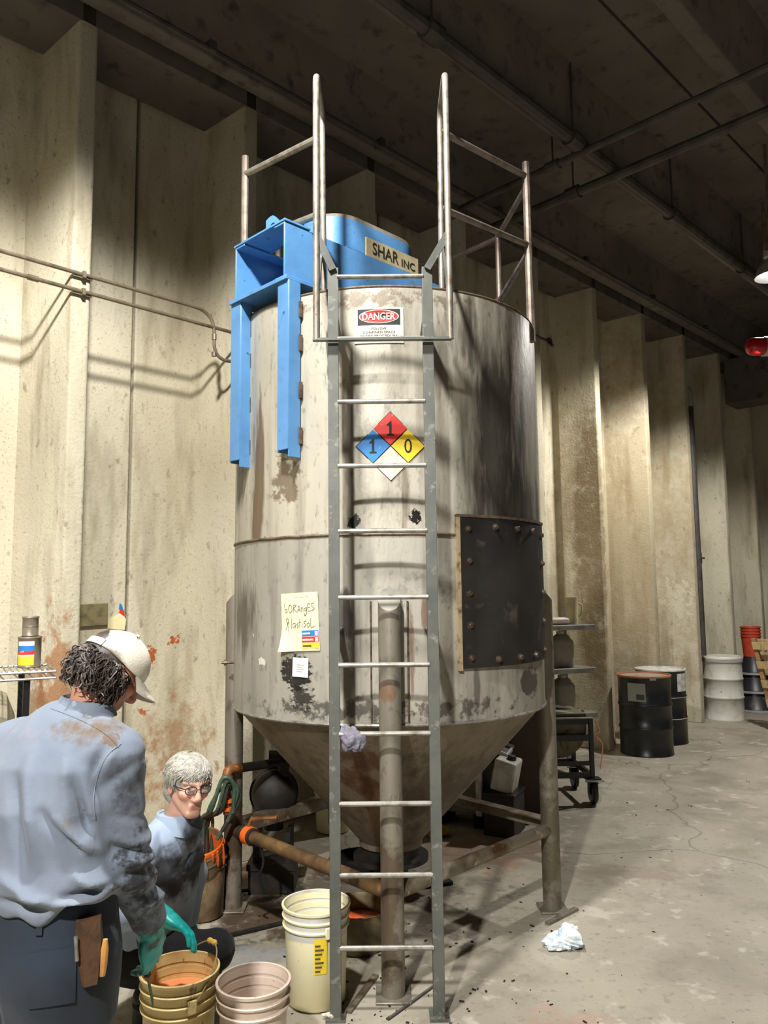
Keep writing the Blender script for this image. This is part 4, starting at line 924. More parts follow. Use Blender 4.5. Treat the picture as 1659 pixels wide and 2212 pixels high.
# brown cabinet and grey machine with white canisters under the tank
L = V3(1.16, 6.60, 0)
t = thing('brown_cabinet', 'dark brown upright cabinet behind the right tank leg', 'cabinet', L)
MB().box(L+V3(0, 0, .5), (.36, .4, .96)).build('body', 'brown_panel', t, bev=.008)
MB().box(L+V3(-.0, -.206, .5), (.31, .012, .86)).build('door', 'brown_panel', t, bev=.004); MB().box(L+V3(0, 0, .012), (.32, .36, .024)).build('plinth', 'bed_dark', t)
L = V3(.62, 6.40, 0); ax = np.array([V3(.9, -.43, 0), V3(.43, .9, 0), (0, 0, 1)])
t = thing('grey_machine', 'low grey machine cabinet with pale corner strip behind the cone', 'machine', L)
MB().box(L+V3(0, 0, .40), (.42, .4, .56), ax).build('body', 'grey_machine', t, bev=.01)
MB().box(L+ax[0]*.2+ax[1]*-.205+V3(0, 0, .40), (.05, .03, .57), ax).build('corner_strip', 'label_white', t, bev=.004)
for x in (-.16, .16): MB().box(L+ax[0]*x+V3(0, 0, .06), (.06, .3, .12), ax).build('skid', 'bed_dark', t)
L = V3(.90, 6.12, 0)
t = thing('black_crate', 'low black crate on the floor beside the grey machine', 'crate', L)
MB().box(L+V3(0, 0, .15), (.24, .3, .30), ax).build('body', 'black_grime', t, bev=.006); MB().box(L+V3(0, 0, .305), (.26, .32, .02), ax).build('lid', 'black_paint', t, bev=.004)
def tilted(name, label, L, mat):
    t = thing(name, label, 'canister', L); aa = frame(nrm(V3(.18, -.16, 1)), ax[0])
    MB().box(L+aa[2]*.12, (.17, .2, .24), aa).build('body', mat, t, bev=.015)
    MB().lathe([(.035, 0), (.035, .02), (.028, .03), (0, .03)], L+aa[2]*.24+aa[0]*.02, 16, aa).build('cap', 'sign_black', t)
    return t
tilted('white_canister', 'white square canister with black cap beside the grey machine', L+V3(0, 0, .32), 'plastic_white')
L2 = L+V3(-.02, .12, .62); t = thing('wire_crate', 'small white wire crate above the square canister', 'crate', L2); aa = frame(nrm(V3(.3, -.35, 1)), ax[0])
for a in (-.1, 0, .1):
    MB().bar(L2+aa[0]*a-aa[1]*.09, L2+aa[0]*a+aa[1]*.09, .014, .014).build('slat', 'plastic_white', t)
for b in (-.09, .09): MB().bar(L2-aa[0]*.107+aa[1]*b, L2+aa[0]*.107+aa[1]*b, .016, .03).build('side_bar', 'plastic_white', t)
MB().box(L2-V3(0, 0, .06), (.19, .16, .10), aa).build('bin', 'black_grime', t)

# pump, pipes and hoses at the left leg
L = at(592, 1712, 5.05)
t = thing('pump', 'round grimy black pump hanging on a pipe behind the left leg', 'pump', L)
ax = frame(nrm(V3(.25, -.95, .1)), (1, 0, 0))
MB().lathe([(0, -.14), (.09, -.14), (.13, -.1), (.145, 0), (.14, .06), (.11, .10), (.06, .12), (0, .125)], L, 28, ax).build('body', 'black_grime', t)
MB().lathe([(0, 0), (.155, 0), (.155, .02), (0, .02)], L-ax[2]*.02, 28, ax).build('flange', 'black_grime', t)
MB().tube([L+V3(0, 0, -.1), L+V3(.0, 0, -.22)], .06, 14).build('nozzle', 'black_grime', t)
MB().box(V3(L[0], L[1], .16), (.3, .26, .04)).box(V3(L[0]-.1, L[1], .25), (.03, .2, .22)).box(V3(L[0]+.1, L[1], .25), (.03, .2, .22)).box(V3(L[0], L[1], .075), (.28, .24, .15)).build('stand', 'black_grime', t)
e = at(491, 1663, 4.58); d = V3(e[0], e[1], .595); pend = at(615, 1645, 5.02)
t = thing('feed_pipe', 'orange stained feed pipe with an elbow beside the left leg', 'pipe', d)
MB().tube([d+V3(0, 0, -.02), e-V3(0, 0, .04)], .022, 12).build('riser', 'copper_orange', t)
MB().tube(rounded([e-V3(0, 0, .07), e, e+nrm(pend-e)*.1], .07), .029, 12).build('elbow', 'copper_orange', t)
MB().tube([e+nrm(pend-e)*.06, pend], .027, 12).build('run', 'black_grime', t)
for z in (.0, .045): MB().tube([d+V3(0, 0, z), d+V3(0, 0, z+.02)], .034, 12).build('collar', 'orange_bright', t)
MB().tube([e-V3(0, 0, .06), e-V3(0, 0, .035)], .034, 12).build('collar', 'copper_orange', t)
pp = e+(pend-e)*.8; MB().tube([pend-V3(.1, 0, -.02), pend+V3(.06, .02, .02)], .05, 10).tube([pend, pend-V3(.02, 0, .16)], .035, 10).build('joint', 'black_grime', t)
vl = LEG[1]+V3(.06, -.06, ZBR)
t = thing('drain_valve', 'orange smeared valve clamped on the lower brace by the left leg', 'valve', vl)
dr = nrm(fl-ll); a0 = ll+dr*.10
MB().tube([a0, a0+dr*.12], .048, 14).build('body', 'black_grime', t); MB().tube([a0+dr*.05, a0+dr*.10], .052, 14).build('band', 'orange_bright', t)
MB().tube([a0+dr*.06+V3(0, 0, .04), a0+dr*.06+V3(.02, 0, .09), a0+dr*.22+V3(.06, .1, .10)], .013, 8).build('lever', 'copper_orange', t)
MB().tube(smooth_path([a0+dr*.2+V3(0, 0, -.03), a0+dr*.2+V3(.01, 0, -.12), a0+dr*.2+V3(-.01, 0, -.2), a0+dr*.2+V3(.02, 0, -.28)], 5), .007, 6).build('chain', 'black_grime', t)
hook = at(481, 1690, 4.5); bk = o_b = V3(*onfloor(444, 1972)); bk = V3(bk[0]-.01, bk[1]-.04, .40)
hl = ('dark green hose looping from the elbow into the orange bucket', 'pale green hose hanging into the orange bucket', 'black hose draped behind the green hoses', 'grey green hose folded over beside the elbow')
for i in range(4):
    off = (-.02, .015, .04, -.035)[i]; top = hook+V3(.02+off*.5, .02*i, .0-.02*i)
    pts = smooth_path([bk+V3(-.03+.022*i, .02*i-.02, -.08), bk+V3(-.02+.022*i, .03, .12), hook+V3(-.05+off, .03, -.16), top+V3(-.01, 0, .02), top+V3(.05, .02, -.02-.02*i), hook+V3(.05-.03*i, .05, -.18-.05*i)], 7)
    tag(MB().tube(pts, (.012, .011, .012, .010)[i], 8).build('hose', ('hose_green', 'hose_green', 'hose_dark', 'hose_green')[i], None, pts[0]), hl[i], 'hose')
g0 = LEG[1]
pts = smooth_path([bk+V3(.14, .05, -.1), bk+V3(.2, .1, -.25), V3(g0[0]-.1, g0[1]+.12, .05), V3(g0[0]+.1, g0[1]+.25, .015), V3(g0[0]+.3, g0[1]+.2, .015)], 7)
tag(MB().tube(pts, .011, 8).build('hose', 'hose_dark', None, pts[0]), 'thin dark hose trailing on the floor behind the left leg', 'hose')

# crumpled things
def crumple(name, mat, label, cat, c, r, seed, n=20, sq=(1, 1, 1), amp=.35, freq=2.2, floor=None, ang=24):
    rg = np.random.RandomState(seed); pl_ = [(nrm(rg.normal(size=3)), rg.uniform(.55, .95)) for _ in range(26)]; W = rg.normal(size=(6, 3))*freq*1.6; ph = rg.uniform(0, 6.28, 6); vs = []
    for i in range(n+1):
        th_ = math.pi*i/n
        for j in range(2*n):
            a = math.pi*j/n; d = V3(math.sin(th_)*math.cos(a), math.sin(th_)*math.sin(a), math.cos(th_))
            k_ = min([q/max(.05, float(d@nn_)) for nn_, q in pl_ if float(d@nn_) > .05]+[1.25])          # faceted hull
            k_ *= 1-amp*float(np.mean(1-np.abs(np.sin(W@d+ph)))**1.0)*1.1
            p = V3(*c)+d*np.array(sq)*r*k_
            if floor is not None: p[2] = max(p[2], floor)
            vs.append(p)
    fs = [(i*2*n+j, (i+1)*2*n+j, (i+1)*2*n+(j+1) % (2*n), i*2*n+(j+1) % (2*n)) for i in range(n) for j in range(2*n)]
    o = MB().add(vs, fs).build(name, mat, None, V3(c[0], c[1], floor if floor is not None else c[2]), ang=ang)
    return tag(o, label, cat)
tw = onfloor(1228, 2048)
crumple('paper_towel', 'towel', 'crumpled bluish white paper towel on the open floor', 'paper towel', (tw[0], tw[1], .045), .118, 5, 26, (1.15, .9, .85), .5, 2.2, .002)
ry = .292+.3037*3; rr_ = at(764, 1598, LY)
crumple('rag', 'rag_grey', 'crumpled grey rag tucked on a ladder rung by the left rail', 'rag', (rr_[0], LY-.005, ry-.03), .085, 9, 26, (.95, .6, 1.05), .55, 2.2)
yb = onfloor(938, 1806)
crumple('yellow_bag', 'yellow_bag', 'crumpled yellow bag on the floor behind the cone', 'bag', (yb[0], yb[1], .05), .14, 3, 20, (1.2, .9, .6), .6, 2.4, .002)
wt = onfloor(712, 2203); crumple('paint_tube', 'hz_white', 'small smeared white scrap at the left ladder foot', 'scrap', (wt[0], wt[1], .02), .03, 12, 10, (1.5, .8, .7), .5, 5, .002)
# bars and rods on the floor
def rod(name, label, a, b, w, h, mat, cat='rod'):
    a = V3(a[0], a[1], h/2+.001); b = V3(b[0], b[1], h/2+.001); m = MB()
    if w == h: m.tube([a, a+(b-a)*.5+V3(.004, .003, 0), b], w/2, 8)
    else: m.bar(a, b, w, h)
    return tag(m.build(name, mat, None, a, bev=0), label, cat)
rod('steel_strip', 'long dark steel strip on the floor left of the cream pail', onfloor(470, 2030), onfloor(705, 1974), .035, .012, 'black_grime', 'strip')
rod('metal_rod', 'short pale rod on the floor beside the right leg foot', onfloor(1182, 1998), onfloor(1245, 1966), .03, .015, 'leg_steel')
rod('metal_rod', 'thin dark rod on the floor between the ladder feet', onfloor(838, 2205), onfloor(938, 2132), .012, .012, 'pipe_dark')
rod('metal_rod', 'pale flat bar on the floor just inside the left ladder foot', onfloor(752, 2190), onfloor(812, 2110), .03, .012, 'brace_steel')
rod('steel_channel', 'flat steel offcut on the floor behind the right ladder rail', onfloor(860, 1924), onfloor(975, 1908), .06, .02, 'black_grime', 'offcut')
# floor debris that nobody could count
rg = np.random.RandomState(4); m = MB()
for i in range(330):
    if i < 120: x, y = rg.normal(-.1, .55), rg.normal(4.4, .6)
    elif i < 190: x, y = rg.normal(.15, .35), rg.normal(3.5, .18)
    else: x, y = rg.uniform(-.4, 4), rg.uniform(3, 10)
    if y < x*1.0-2 or y-x > 6.4 or abs(math.hypot(x-TX, y-TY)) < 0: continue
    s = rg.uniform(.002, .0085); a = rg.uniform(0, 3.14); ax = np.array([(math.cos(a), math.sin(a), 0), (-math.sin(a), math.cos(a), 0), (0, 0, 1)])
    m.box((x, y, s*.35), (s*rg.uniform(1, 3.2), s, s*.7), ax)
db = m.build('floor_debris', 'black_grime', smooth=False); db['kind'] = 'stuff'; db['label'] = 'scattered small dark chips and grit on the concrete floor'; db['category'] = 'debris'

# left: wire shelf with cans, tub below, wall scraps
sc = V3(-1.98, 3.93, 1.475); AXL = np.array([V3(.66, .75, 0), V3(-.75, .66, 0), (0, 0, 1)])
sc = at(20, 1432, 3.72); endp = at(112, 1424, 3.98); zsh = 1.485
pe = V3(endp[0], endp[1], zsh); dr = nrm(V3(1, .55, 0)); AXL = np.array([dr, V3(-dr[1], dr[0], 0), (0, 0, 1)])
t = thing('wire_shelf', 'metal wire shelf on a black post at the left edge', 'shelf', V3(pe[0]-.6, pe[1]-.3, 0))
LL = 1.5
def sp(x, y, z): return pe+AXL[0]*(x-.02)+AXL[1]*y+V3(0, 0, z)
for y in (0, -.40): MB().tube([sp(-LL, y, 0), sp(0, y, 0)], .006, 6).tube([sp(-LL, y, -.03), sp(0, y, -.03)], .006, 6).build('rail', 'rung_steel', t)
for x in (0, -LL): MB().tube([sp(x, 0, 0), sp(x, -.40, 0)], .006, 6).tube([sp(x, 0, -.03), sp(x, -.4, -.03)], .006, 6).build('rail', 'rung_steel', t)
m = MB()
for i in range(1, 58): m.tube([sp(-LL*i/58, 0, .004), sp(-LL*i/58, -.40, .004)], .003, 5)
o = m.build('wire_grid', 'rung_steel', t); o['kind'] = 'stuff'
for i in range(24):
    x = -.03-.06*i
    MB().tube([sp(x, -.4, -.03), sp(x-.03, -.4, 0)], .003, 4).build('truss_wire', 'rung_steel', t)
for x, y in ((-.12, -.03), (-LL+.1, -.03), (-.12, -.37), (-LL+.1, -.37)):
    b = sp(x, y, -.03); MB().box((b[0], b[1], b[2]/2), (.028, .028, b[2]), AXL).build('post', 'black_paint', t)
cb = sp(-.10, -.2, .008)
t = thing('paint_can', 'metal paint can with coloured label on the wire shelf', 'can', cb)
MB().lathe([(0, 0), (.052, 0), (.054, .004), (.052, .008), (.052, .137), (.055, .14), (.054, .147), (.046, .147), (.044, .138), (0, .138)], cb, 36).build('body', 'steel_can', t, ang=50)
for z0, z1, mt in ((.012, .055, 'hz_yellow'), (.055, .062, 'card_white'), (.062, .08, 'hz_red'), (.08, .105, 'hz_blue'), (.105, .125, 'card_white')):
    MB().lathe([(.0527, z0), (.0527, z1)], cb, 14, None, -2.3, -.75).build('label_band', mt, t)
c2 = cb+V3(.0, 0, .148)
t = thing('small_can', 'smaller bare steel can standing on the labelled can', 'can', c2)
MB().lathe([(0, 0), (.036, 0), (.038, .003), (.036, .006), (.036, .085), (.039, .088), (.038, .094), (.033, .094), (.032, .088), (0, .088)], c2, 32).build('body', 'steel_can', t, ang=50)
MB().lathe([(.0365, .045), (.038, .047), (.0365, .049)], c2, 32).build('bead', 'steel_can', t)
rc = sp(-.32, -.28, .05)
tag(MB().tube([rc+AXL[0]*.042*math.cos(a)+V3(0, 0, .042*math.sin(a)) for a in np.linspace(0, 6.28, 24, endpoint=False)], .006, 8, closed=True).tube([rc+AXL[0]*.02*math.cos(a)+V3(0, 0, .02*math.sin(a)) for a in np.linspace(0, 6.28, 20, endpoint=False)], .004, 8, closed=True).build('cable_ring', 'pipe_dark', None, rc), 'dark cable ring standing on the wire shelf', 'ring')
tb = sp(-.66, -.1, 0); tb = V3(tb[0], tb[1], .0)
t = thing('grey_tank', 'rounded grey horizontal tank under the wire shelf', 'tank', tb)
MB().lathe([(0, -.56), (.14, -.55), (.24, -.52), (.27, -.46), (.27, .40), (.24, .47), (.14, .51), (0, .52)], tb+V3(0, 0, 1.13), 40, frame(AXL[0], (0, 0, 1))).build('shell', 'tub_grey', t)
for x in (-.35, .3): MB().box(tb+AXL[0]*x+V3(0, 0, .44), (.06, .4, .88), AXL).build('saddle', 'black_paint', t)
yb = tb+AXL[0]*-.05-AXL[1]*.50
t = thing('yellow_bottle', 'yellow container mostly hidden behind the standing man', 'container', V3(yb[0], yb[1], 0))
cb2 = V3(yb[0], yb[1], 1.19)
MB().box(V3(yb[0], yb[1], .6), (.5, .3, 1.2), AXL).build('stand', 'bed_dark', t, bev=.01)
MB().lathe([(0, .01), (.06, .01), (.065, .02), (.065, .12), (.03, .15), (.028, .19), (0, .19)], cb2, 24).build('bottle', 'hz_yellow', t)
# olive board and torn label on the wall panel
c0 = W0 = wp(float((V3(-2.03, 5.25, 0)-WO)@WU), -DEP+.012, 1.70)
axb = np.array([nrm(WU+V3(0, 0, .03)), nrm(np.cross((0, 0, 1), WU)), (0, 0, 1)])
t = MB().box(c0, (.30, .022, .15), axb)
tag(t.build('olive_board', 'board_olive', None, c0, bev=.004), 'weathered olive board fixed on the wall above the standing man', 'board')
c1 = wp(float((V3(-1.87, 5.41, 0)-WO)@WU), -DEP+.002, 1.665)
t = thing('torn_label', 'torn coloured paper label peeling off the wall beside the olive board', 'label', c1)
MB().prism([(-.07, -.06), (.06, -.075), (.065, .0), (.03, .05), (-.02, .02), (-.06, .01)], c1, np.array([WU, (0, 0, 1), WN]), .002).build('scrap', 'paper_cream', t)
MB().prism([(.01, .05), (.05, .02), (.05, .055), (.025, .075)], c1+WN*.002, np.array([WU, (0, 0, 1), WN]), .0015).build('red_piece', 'hz_red', t)
MB().prism([(.01, .075), (.045, .06), (.03, .10), (.015, .115)], c1+WN*.002, np.array([WU, (0, 0, 1), WN]), .0015).build('blue_piece', 'hz_blue', t)
# ------------------------------------------------------------------ people: signed distance bodies meshed with surface nets
def surfnet(f, xs, ys, zs, B=10):
    n = (len(xs), len(ys), len(zs)); V = np.empty(n, np.float32)
    X, Y, Z = np.asarray(xs), np.asarray(ys), np.asarray(zs)
    rngs = [[(i, min(i+B, m)) for i in range(0, m, B)] for m in n]
    cs, bl = [], []
    for a in rngs[0]:
        for b in rngs[1]:
            for c in rngs[2]:
                lo = np.array([X[a[0]], Y[b[0]], Z[c[0]]]); hi = np.array([X[a[1]-1], Y[b[1]-1], Z[c[1]-1]])
                cs.append((lo+hi)/2); bl.append((a, b, c, np.linalg.norm(hi-lo)/2))
    dc = f(np.array(cs)); pend, pts = [], []
    for (a, b, c, r), d in zip(bl, dc):
        if abs(d) > r*1.25+.02: V[a[0]:a[1], b[0]:b[1], c[0]:c[1]] = d
        else:
            g = np.stack(np.meshgrid(X[a[0]:a[1]], Y[b[0]:b[1]], Z[c[0]:c[1]], indexing='ij'), -1); pend.append((a, b, c, g.shape[:3])); pts.append(g.reshape(-1, 3))
    allp = np.concatenate(pts); vals = np.concatenate([f(allp[i:i+120000]) for i in range(0, len(allp), 120000)]); k = 0
    for a, b, c, sh in pend:
        m = sh[0]*sh[1]*sh[2]; V[a[0]:a[1], b[0]:b[1], c[0]:c[1]] = vals[k:k+m].reshape(sh); k += m
    Sg = V < 0
    cnt = sum(Sg[i:n[0]-1+i, j:n[1]-1+j, q:n[2]-1+q].astype(np.int8) for i in (0, 1) for j in (0, 1) for q in (0, 1))
    ai, aj, ak = np.nonzero((cnt > 0) & (cnt < 8)); idx = -np.ones(cnt.shape, np.int64); idx[ai, aj, ak] = np.arange(len(ai))
    acc = np.zeros((len(ai), 3)); num = np.zeros(len(ai)); G = (X, Y, Z)
    cor = [(i, j, q) for i in (0, 1) for j in (0, 1) for q in (0, 1)]
    for a in cor:
        for b in cor:
            if sum(abs(x-y) for x, y in zip(a, b)) != 1 or b < a: continue
            va = V[ai+a[0], aj+a[1], ak+a[2]]; vb = V[ai+b[0], aj+b[1], ak+b[2]]; m = (va < 0) != (vb < 0)
            t = np.where(m, va/np.where(m, va-vb, 1), 0)
            pa = np.stack([X[ai+a[0]], Y[aj+a[1]], Z[ak+a[2]]], -1); pb = np.stack([X[ai+b[0]], Y[aj+b[1]], Z[ak+b[2]]], -1)
            acc += np.where(m[:, None], pa+(pb-pa)*t[:, None], 0); num += m
    verts = acc/num[:, None]; faces = []
    I, J, K = np.nonzero(Sg[:-1, 1:-1, 1:-1] != Sg[1:, 1:-1, 1:-1]); J += 1; K += 1
    q = np.stack([idx[I, J-1, K-1], idx[I, J, K-1], idx[I, J, K], idx[I, J-1, K]], -1); fl_ = ~Sg[I, J, K]; q[fl_] = q[fl_][:, ::-1]; faces.append(q)
    I, J, K = np.nonzero(Sg[1:-1, :-1, 1:-1] != Sg[1:-1, 1:, 1:-1]); I += 1; K += 1
    q = np.stack([idx[I-1, J, K-1], idx[I-1, J, K], idx[I, J, K], idx[I, J, K-1]], -1); fl_ = ~Sg[I, J, K]; q[fl_] = q[fl_][:, ::-1]; faces.append(q)
    I, J, K = np.nonzero(Sg[1:-1, 1:-1, :-1] != Sg[1:-1, 1:-1, 1:]); I += 1; J += 1
    q = np.stack([idx[I-1, J-1, K], idx[I, J-1, K], idx[I, J, K], idx[I-1, J, K]], -1); fl_ = ~Sg[I, J, K]; q[fl_] = q[fl_][:, ::-1]; faces.append(q)
    return verts, np.concatenate(faces)
def uaxes(lo, hi, h): return [np.arange(lo[i], hi[i]+h, h) for i in range(3)]
def faxes(lo, hi, flo, fhi, hc, hf):
    out = []
    for i in range(3):
        a = np.arange(flo[i], lo[i], -hc)[::-1] if lo[i] < flo[i] else np.array([]); b = np.arange(flo[i]+hf, fhi[i], hf); c = np.arange(fhi[i]+hc*.5, hi[i]+hc, hc)
        out.append(np.unique(np.round(np.concatenate([a, b, c]), 5)))
    return out
def npmesh(name, vf, mat, parent, colfn=None, flat=None):
    v, f = vf; org = np.array(parent.location); p = parent.parent
    while p is not None: org = org+np.array(p.location); p = p.parent
    me = bpy.data.meshes.new(name); lv = (v-org).astype(np.float32)
    me.vertices.add(len(lv)); me.vertices.foreach_set('co', lv.ravel()); me.loops.add(f.size); me.loops.foreach_set('vertex_index', f.ravel().astype(np.int32))
    me.polygons.add(len(f)); me.polygons.foreach_set('loop_start', np.arange(0, f.size, 4, dtype=np.int32)); me.polygons.foreach_set('use_smooth', np.ones(len(f), bool)); me.update(calc_edges=True); me.validate()
    o = bpy.data.objects.new(name, me); COL.objects.link(o); o.parent = parent; me.materials.append(MT[mat])
    if colfn is not None:
        at_ = me.color_attributes.new('col', 'FLOAT_COLOR', 'POINT'); c = colfn(v); at_.data.foreach_set('color', np.concatenate([c, np.ones((len(c), 1))], 1).astype(np.float32).ravel())
    return o
def smin(a, b, k):
    h = np.clip(.5+.5*(b-a)/k, 0, 1); return b*(1-h)+a*h-k*h*(1-h)
def smax(a, b, k): return -smin(-a, -b, k)
def rcone(P, a, b, ra, rb):
    a = np.asarray(a, float); d = np.asarray(b, float)-a; t = np.clip((P-a)@d/(d@d), 0, 1)
    return np.linalg.norm(P-a-t[:, None]*d, axis=1)-(ra+(rb-ra)*t)
def ell(P, c, r, ax=None):
    q = P-np.asarray(c, float)
    if ax is not None: q = q@np.asarray(ax).T
    q = q/np.asarray(r, float); return (np.linalg.norm(q, axis=1)-1)*min(r)
def column(P, base, ax, st, p=2.4, cap=.02):      # ax rows: right, fwd, up; st (t, wa, wb, off_f[, off_r])
    q = (P-np.asarray(base, float))@np.asarray(ax).T; st = np.array(st, float); t = q[:, 2]
    wa = np.interp(t, st[:, 0], st[:, 1]); wb = np.interp(t, st[:, 0], st[:, 2]); of = np.interp(t, st[:, 0], st[:, 3])
    rr = (np.abs(q[:, 0]/wa)**p+np.abs((q[:, 1]-of)/wb)**p)**(1/p)
    d = (rr-1)*np.minimum(wa, wb); return smax(d, np.maximum(st[0, 0]-t, t-st[-1, 0]), cap)
def chain(P, pts, rs, k=.03):
    d = None
    for a, b, ra, rb in zip(pts, pts[1:], rs, rs[1:]):
        e = rcone(P, a, b, ra, rb); d = e if d is None else smin(d, e, k)
    return d
def wav(P, amp, freq, seed, n=5):
    rg = np.random.RandomState(seed); s = 0
    for i in range(n):
        w_ = rg.normal(size=3)*freq*(1+.5*i); s = s+np.sin(P@w_+rg.uniform(0, 6.28))/(1+.5*i)
    return s*amp/n*1.6
def crease(P, a, b, w_, dep):       # groove (dep>0) or ridge along a line seen in x-z
    a = np.array([a[0], a[2]]); d = np.array([b[0], b[2]]) - a if len(b) == 3 else None
    Q = P[:, [0, 2]]; t = np.clip((Q-a)@d/(d@d), 0, 1); e = np.linalg.norm(Q-a-t[:, None]*d, axis=1)
    return dep*np.exp(-(e/w_)**2)*np.sin(np.pi*np.clip(t*.9+.05, 0, 1))**.5
def oframe(fwd, up):
    fwd = nrm(fwd); up = np.asarray(up, float); up = nrm(up-fwd*np.dot(up, fwd)); return np.array([np.cross(fwd, up), fwd, up])
def head_sdf(P, H, hx, sc=1.0):
    q = (P-H)@hx.T/sc
    d = ell(q, (0, -.012, .03), (.074, .096, .082))
    d = smin(d, ell(q, (0, .028, -.045), (.051, .062, .062)), .03)
    d = smin(d, ell(q, (0, .062, -.095), (.026, .024, .022)), .025)
    for s in (-1, 1):
        d = smin(d, rcone(q, (s*.045, -.0, -.05), (s*.015, .068, -.097), .020, .016), .02)
        d = smin(d, ell(q, (s*.04, .062, -.02), (.024, .022, .02)), .02)
        d = smin(d, rcone(q, (s*.012, .086, .03), (s*.05, .068, .032), .010, .009), .014)
        d = smax(d, -ell(q, (s*.031, .096, .009), (.0165, .016, .0095)), .008)
        d = smin(d, rcone(q, (s*.019, .0785, .002), (s*.043, .072, .000), .006, .005), .008)
        d = smin(d, ell(q, (s*.076, -.008, -.008), (.009, .019, .031)), .006)
        d = smax(d, -ell(q, (s*.083, -.002, -.004), (.006, .009, .016)), .005)
        d = smin(d, ell(q, (s*.013, .098, -.034), (.009, .012, .008)), .008)
    d = smin(d, rcone(q, (0, .088, .022), (0, .108, -.026), .0085, .013), .012)
    d = smin(d, rcone(q, (-.020, .083, -.060), (.020, .083, -.060), .0075, .0075), .008)
    d = smin(d, rcone(q, (-.017, .083, -.071), (.017, .083, -.071), .008, .008), .008)
    d = smax(d, -rcone(q, (-.021, .0945, -.0655), (.021, .0945, -.0655), .0022, .0022), .004)
    return d*sc
def head_cols(v, H, hx, base, grey):
    q = (v-H)@hx.T; c = np.tile(np.array(lin(base)), (len(v), 1))
    def put(m, col, am=1.0):
        m = np.clip(m, 0, 1)[:, None]*am; return c*(1-m)+np.array(lin(col))*m
    c = put(1-np.linalg.norm((q-(0, .105, -.03))/(.022, .03, .02), axis=1), (.80, .50, .43), .8)
    for s in (-1, 1):
        c = put(1.4-1.4*np.linalg.norm((q-(s*.045, .07, -.025))/(.03, .05, .025), axis=1), (.80, .52, .45), .6)
        c = put(3-3*np.linalg.norm((q-(s*.031, .082, .036))/(.024, .03, .006), axis=1), grey, .8)
    c = put(3-3*np.linalg.norm((q-(0, .09, -.066))/(.026, .03, .013), axis=1), (.66, .40, .36), .85)
    return c
def hand_sdf(P, w0, d, p, s, curl, thumb=.6, sc=1.0):
    d, p, s = nrm(d), nrm(p), nrm(s); D = ell(P, w0+d*.047*sc, (.043*sc, .019*sc, .053*sc), np.array([s, p, d]))
    D = smin(D, rcone(P, w0-d*.02*sc, w0+d*.03*sc, .027*sc, .026*sc), .02)
    for off, l, r in ((.029, .073, .0098), (.0095, .082, .0102), (-.010, .076, .0098), (-.028, .06, .0088)):
        a = w0+d*(.086-.25*abs(off))*sc+s*off*sc; dirn = d; e = None
        for i, seg in enumerate((.45, .32, .26)):
            cu = curl*(.7, 1.1, .8)[i]; dirn = nrm(dirn*math.cos(cu)+np.cross(np.cross(dirn, p), dirn)*math.sin(cu)) if abs(dirn@p) < .999 else nrm(-d)
            b = a+dirn*l*seg*1.02*sc; g = rcone(P, a, b, r*sc*(1-.06*i), r*sc*(.95-.07*i)); e = g if e is None else smin(e, g, .004); a = b
        D = smin(D, e, .006)
    a = w0+d*.025*sc+s*.03*sc; b = a+nrm(d*.7+s*thumb+p*.25)*.04*sc; c_ = b+nrm(d*.95+s*.25*thumb+p*.35)*.032*sc
    return smin(D, smin(rcone(P, a, b, .0145*sc, .012*sc), rcone(P, b, c_, .012*sc, .010*sc), .006), .012)
def hit(f, o, d, n=70):
    o = np.array(o, float); d = nrm(d)
    for i in range(n):
        e = float(f(o[None])[0])
        if abs(e) < 5e-4: break
        o = o+d*float(np.clip(e, -.05, .05))*.8
    return o
# ---------------- standing man, seen from behind
Bf = nrm(V3(.42, .907, 0)); Bx = np.array([V3(Bf[1], -Bf[0], 0), Bf, (0, 0, 1)])
M1 = thing('person', 'standing man in pale blue work shirt, jeans and white cap, seen from behind', 'person', (-.975, 2.28, 0))
B0 = V3(-.955, 2.265, 0)
shR, elR, wrR = V3(-.775, 2.235, 1.375), V3(-.742, 2.26, 1.09), V3(-.712, 2.41, .845)
shL, elL, wrL = V3(-1.14, 2.40, 1.36), V3(-1.19, 2.47, 1.08), V3(-1.02, 2.62, .98)
H1 = V3(-.828, 2.36, 1.605); nk = V3(-.892, 2.315, 1.47)
hx1 = oframe((.60, .44, -.66), (.1, .1, 1))
def torso(P, g): return column(P, B0, Bx, [(.84, .205+g, .15+g, .0), (.95, .215+g, .155+g, 0), (1.1, .212+g, .155+g, -.005), (1.25, .215+g, .150+g, -.005), (1.36, .20+g, .13+g, .01), (1.44, .155+g, .10+g, .03), (1.51, .075+g, .07+g, .06)], 2.3, .03)
def legs1(P, g):
    D = None
    for s in (-1, 1):
        h = B0+Bx[0]*s*.098; e = chain(P, [h+V3(0, 0, .84), h+Bx[0]*s*.015+V3(0, 0, .48)+Bf*.01, h+Bx[0]*s*.02+V3(0, 0, .09)-Bf*.02], [.112+g, .078+g, .066+g]); D = e if D is None else smin(D, e, .025)
    return D
def body1(P):
    d = smin(torso(P, -.045), legs1(P, -.03), .04)
    for a, b, c in ((shR, elR, wrR), (shL, elL, wrL)): d = smin(d, chain(P, [a, b, c], [.055, .042, .03]), .03)
    d = smin(d, rcone(P, nk-V3(0, 0, .06), H1-hx1[2]*.05-hx1[1]*.02, .062, .056), .03)
    return smin(d, head_sdf(P, H1, hx1), .02)
vf = surfnet(body1, *faxes((-1.35, 1.95, .03), (-.55, 2.8, 1.8), H1-.13, H1+.14, .013, .0045))
npmesh('body', vf, 'skin', M1, lambda v: head_cols(v, H1, hx1, (.74, .53, .44), (.2, .16, .14)))
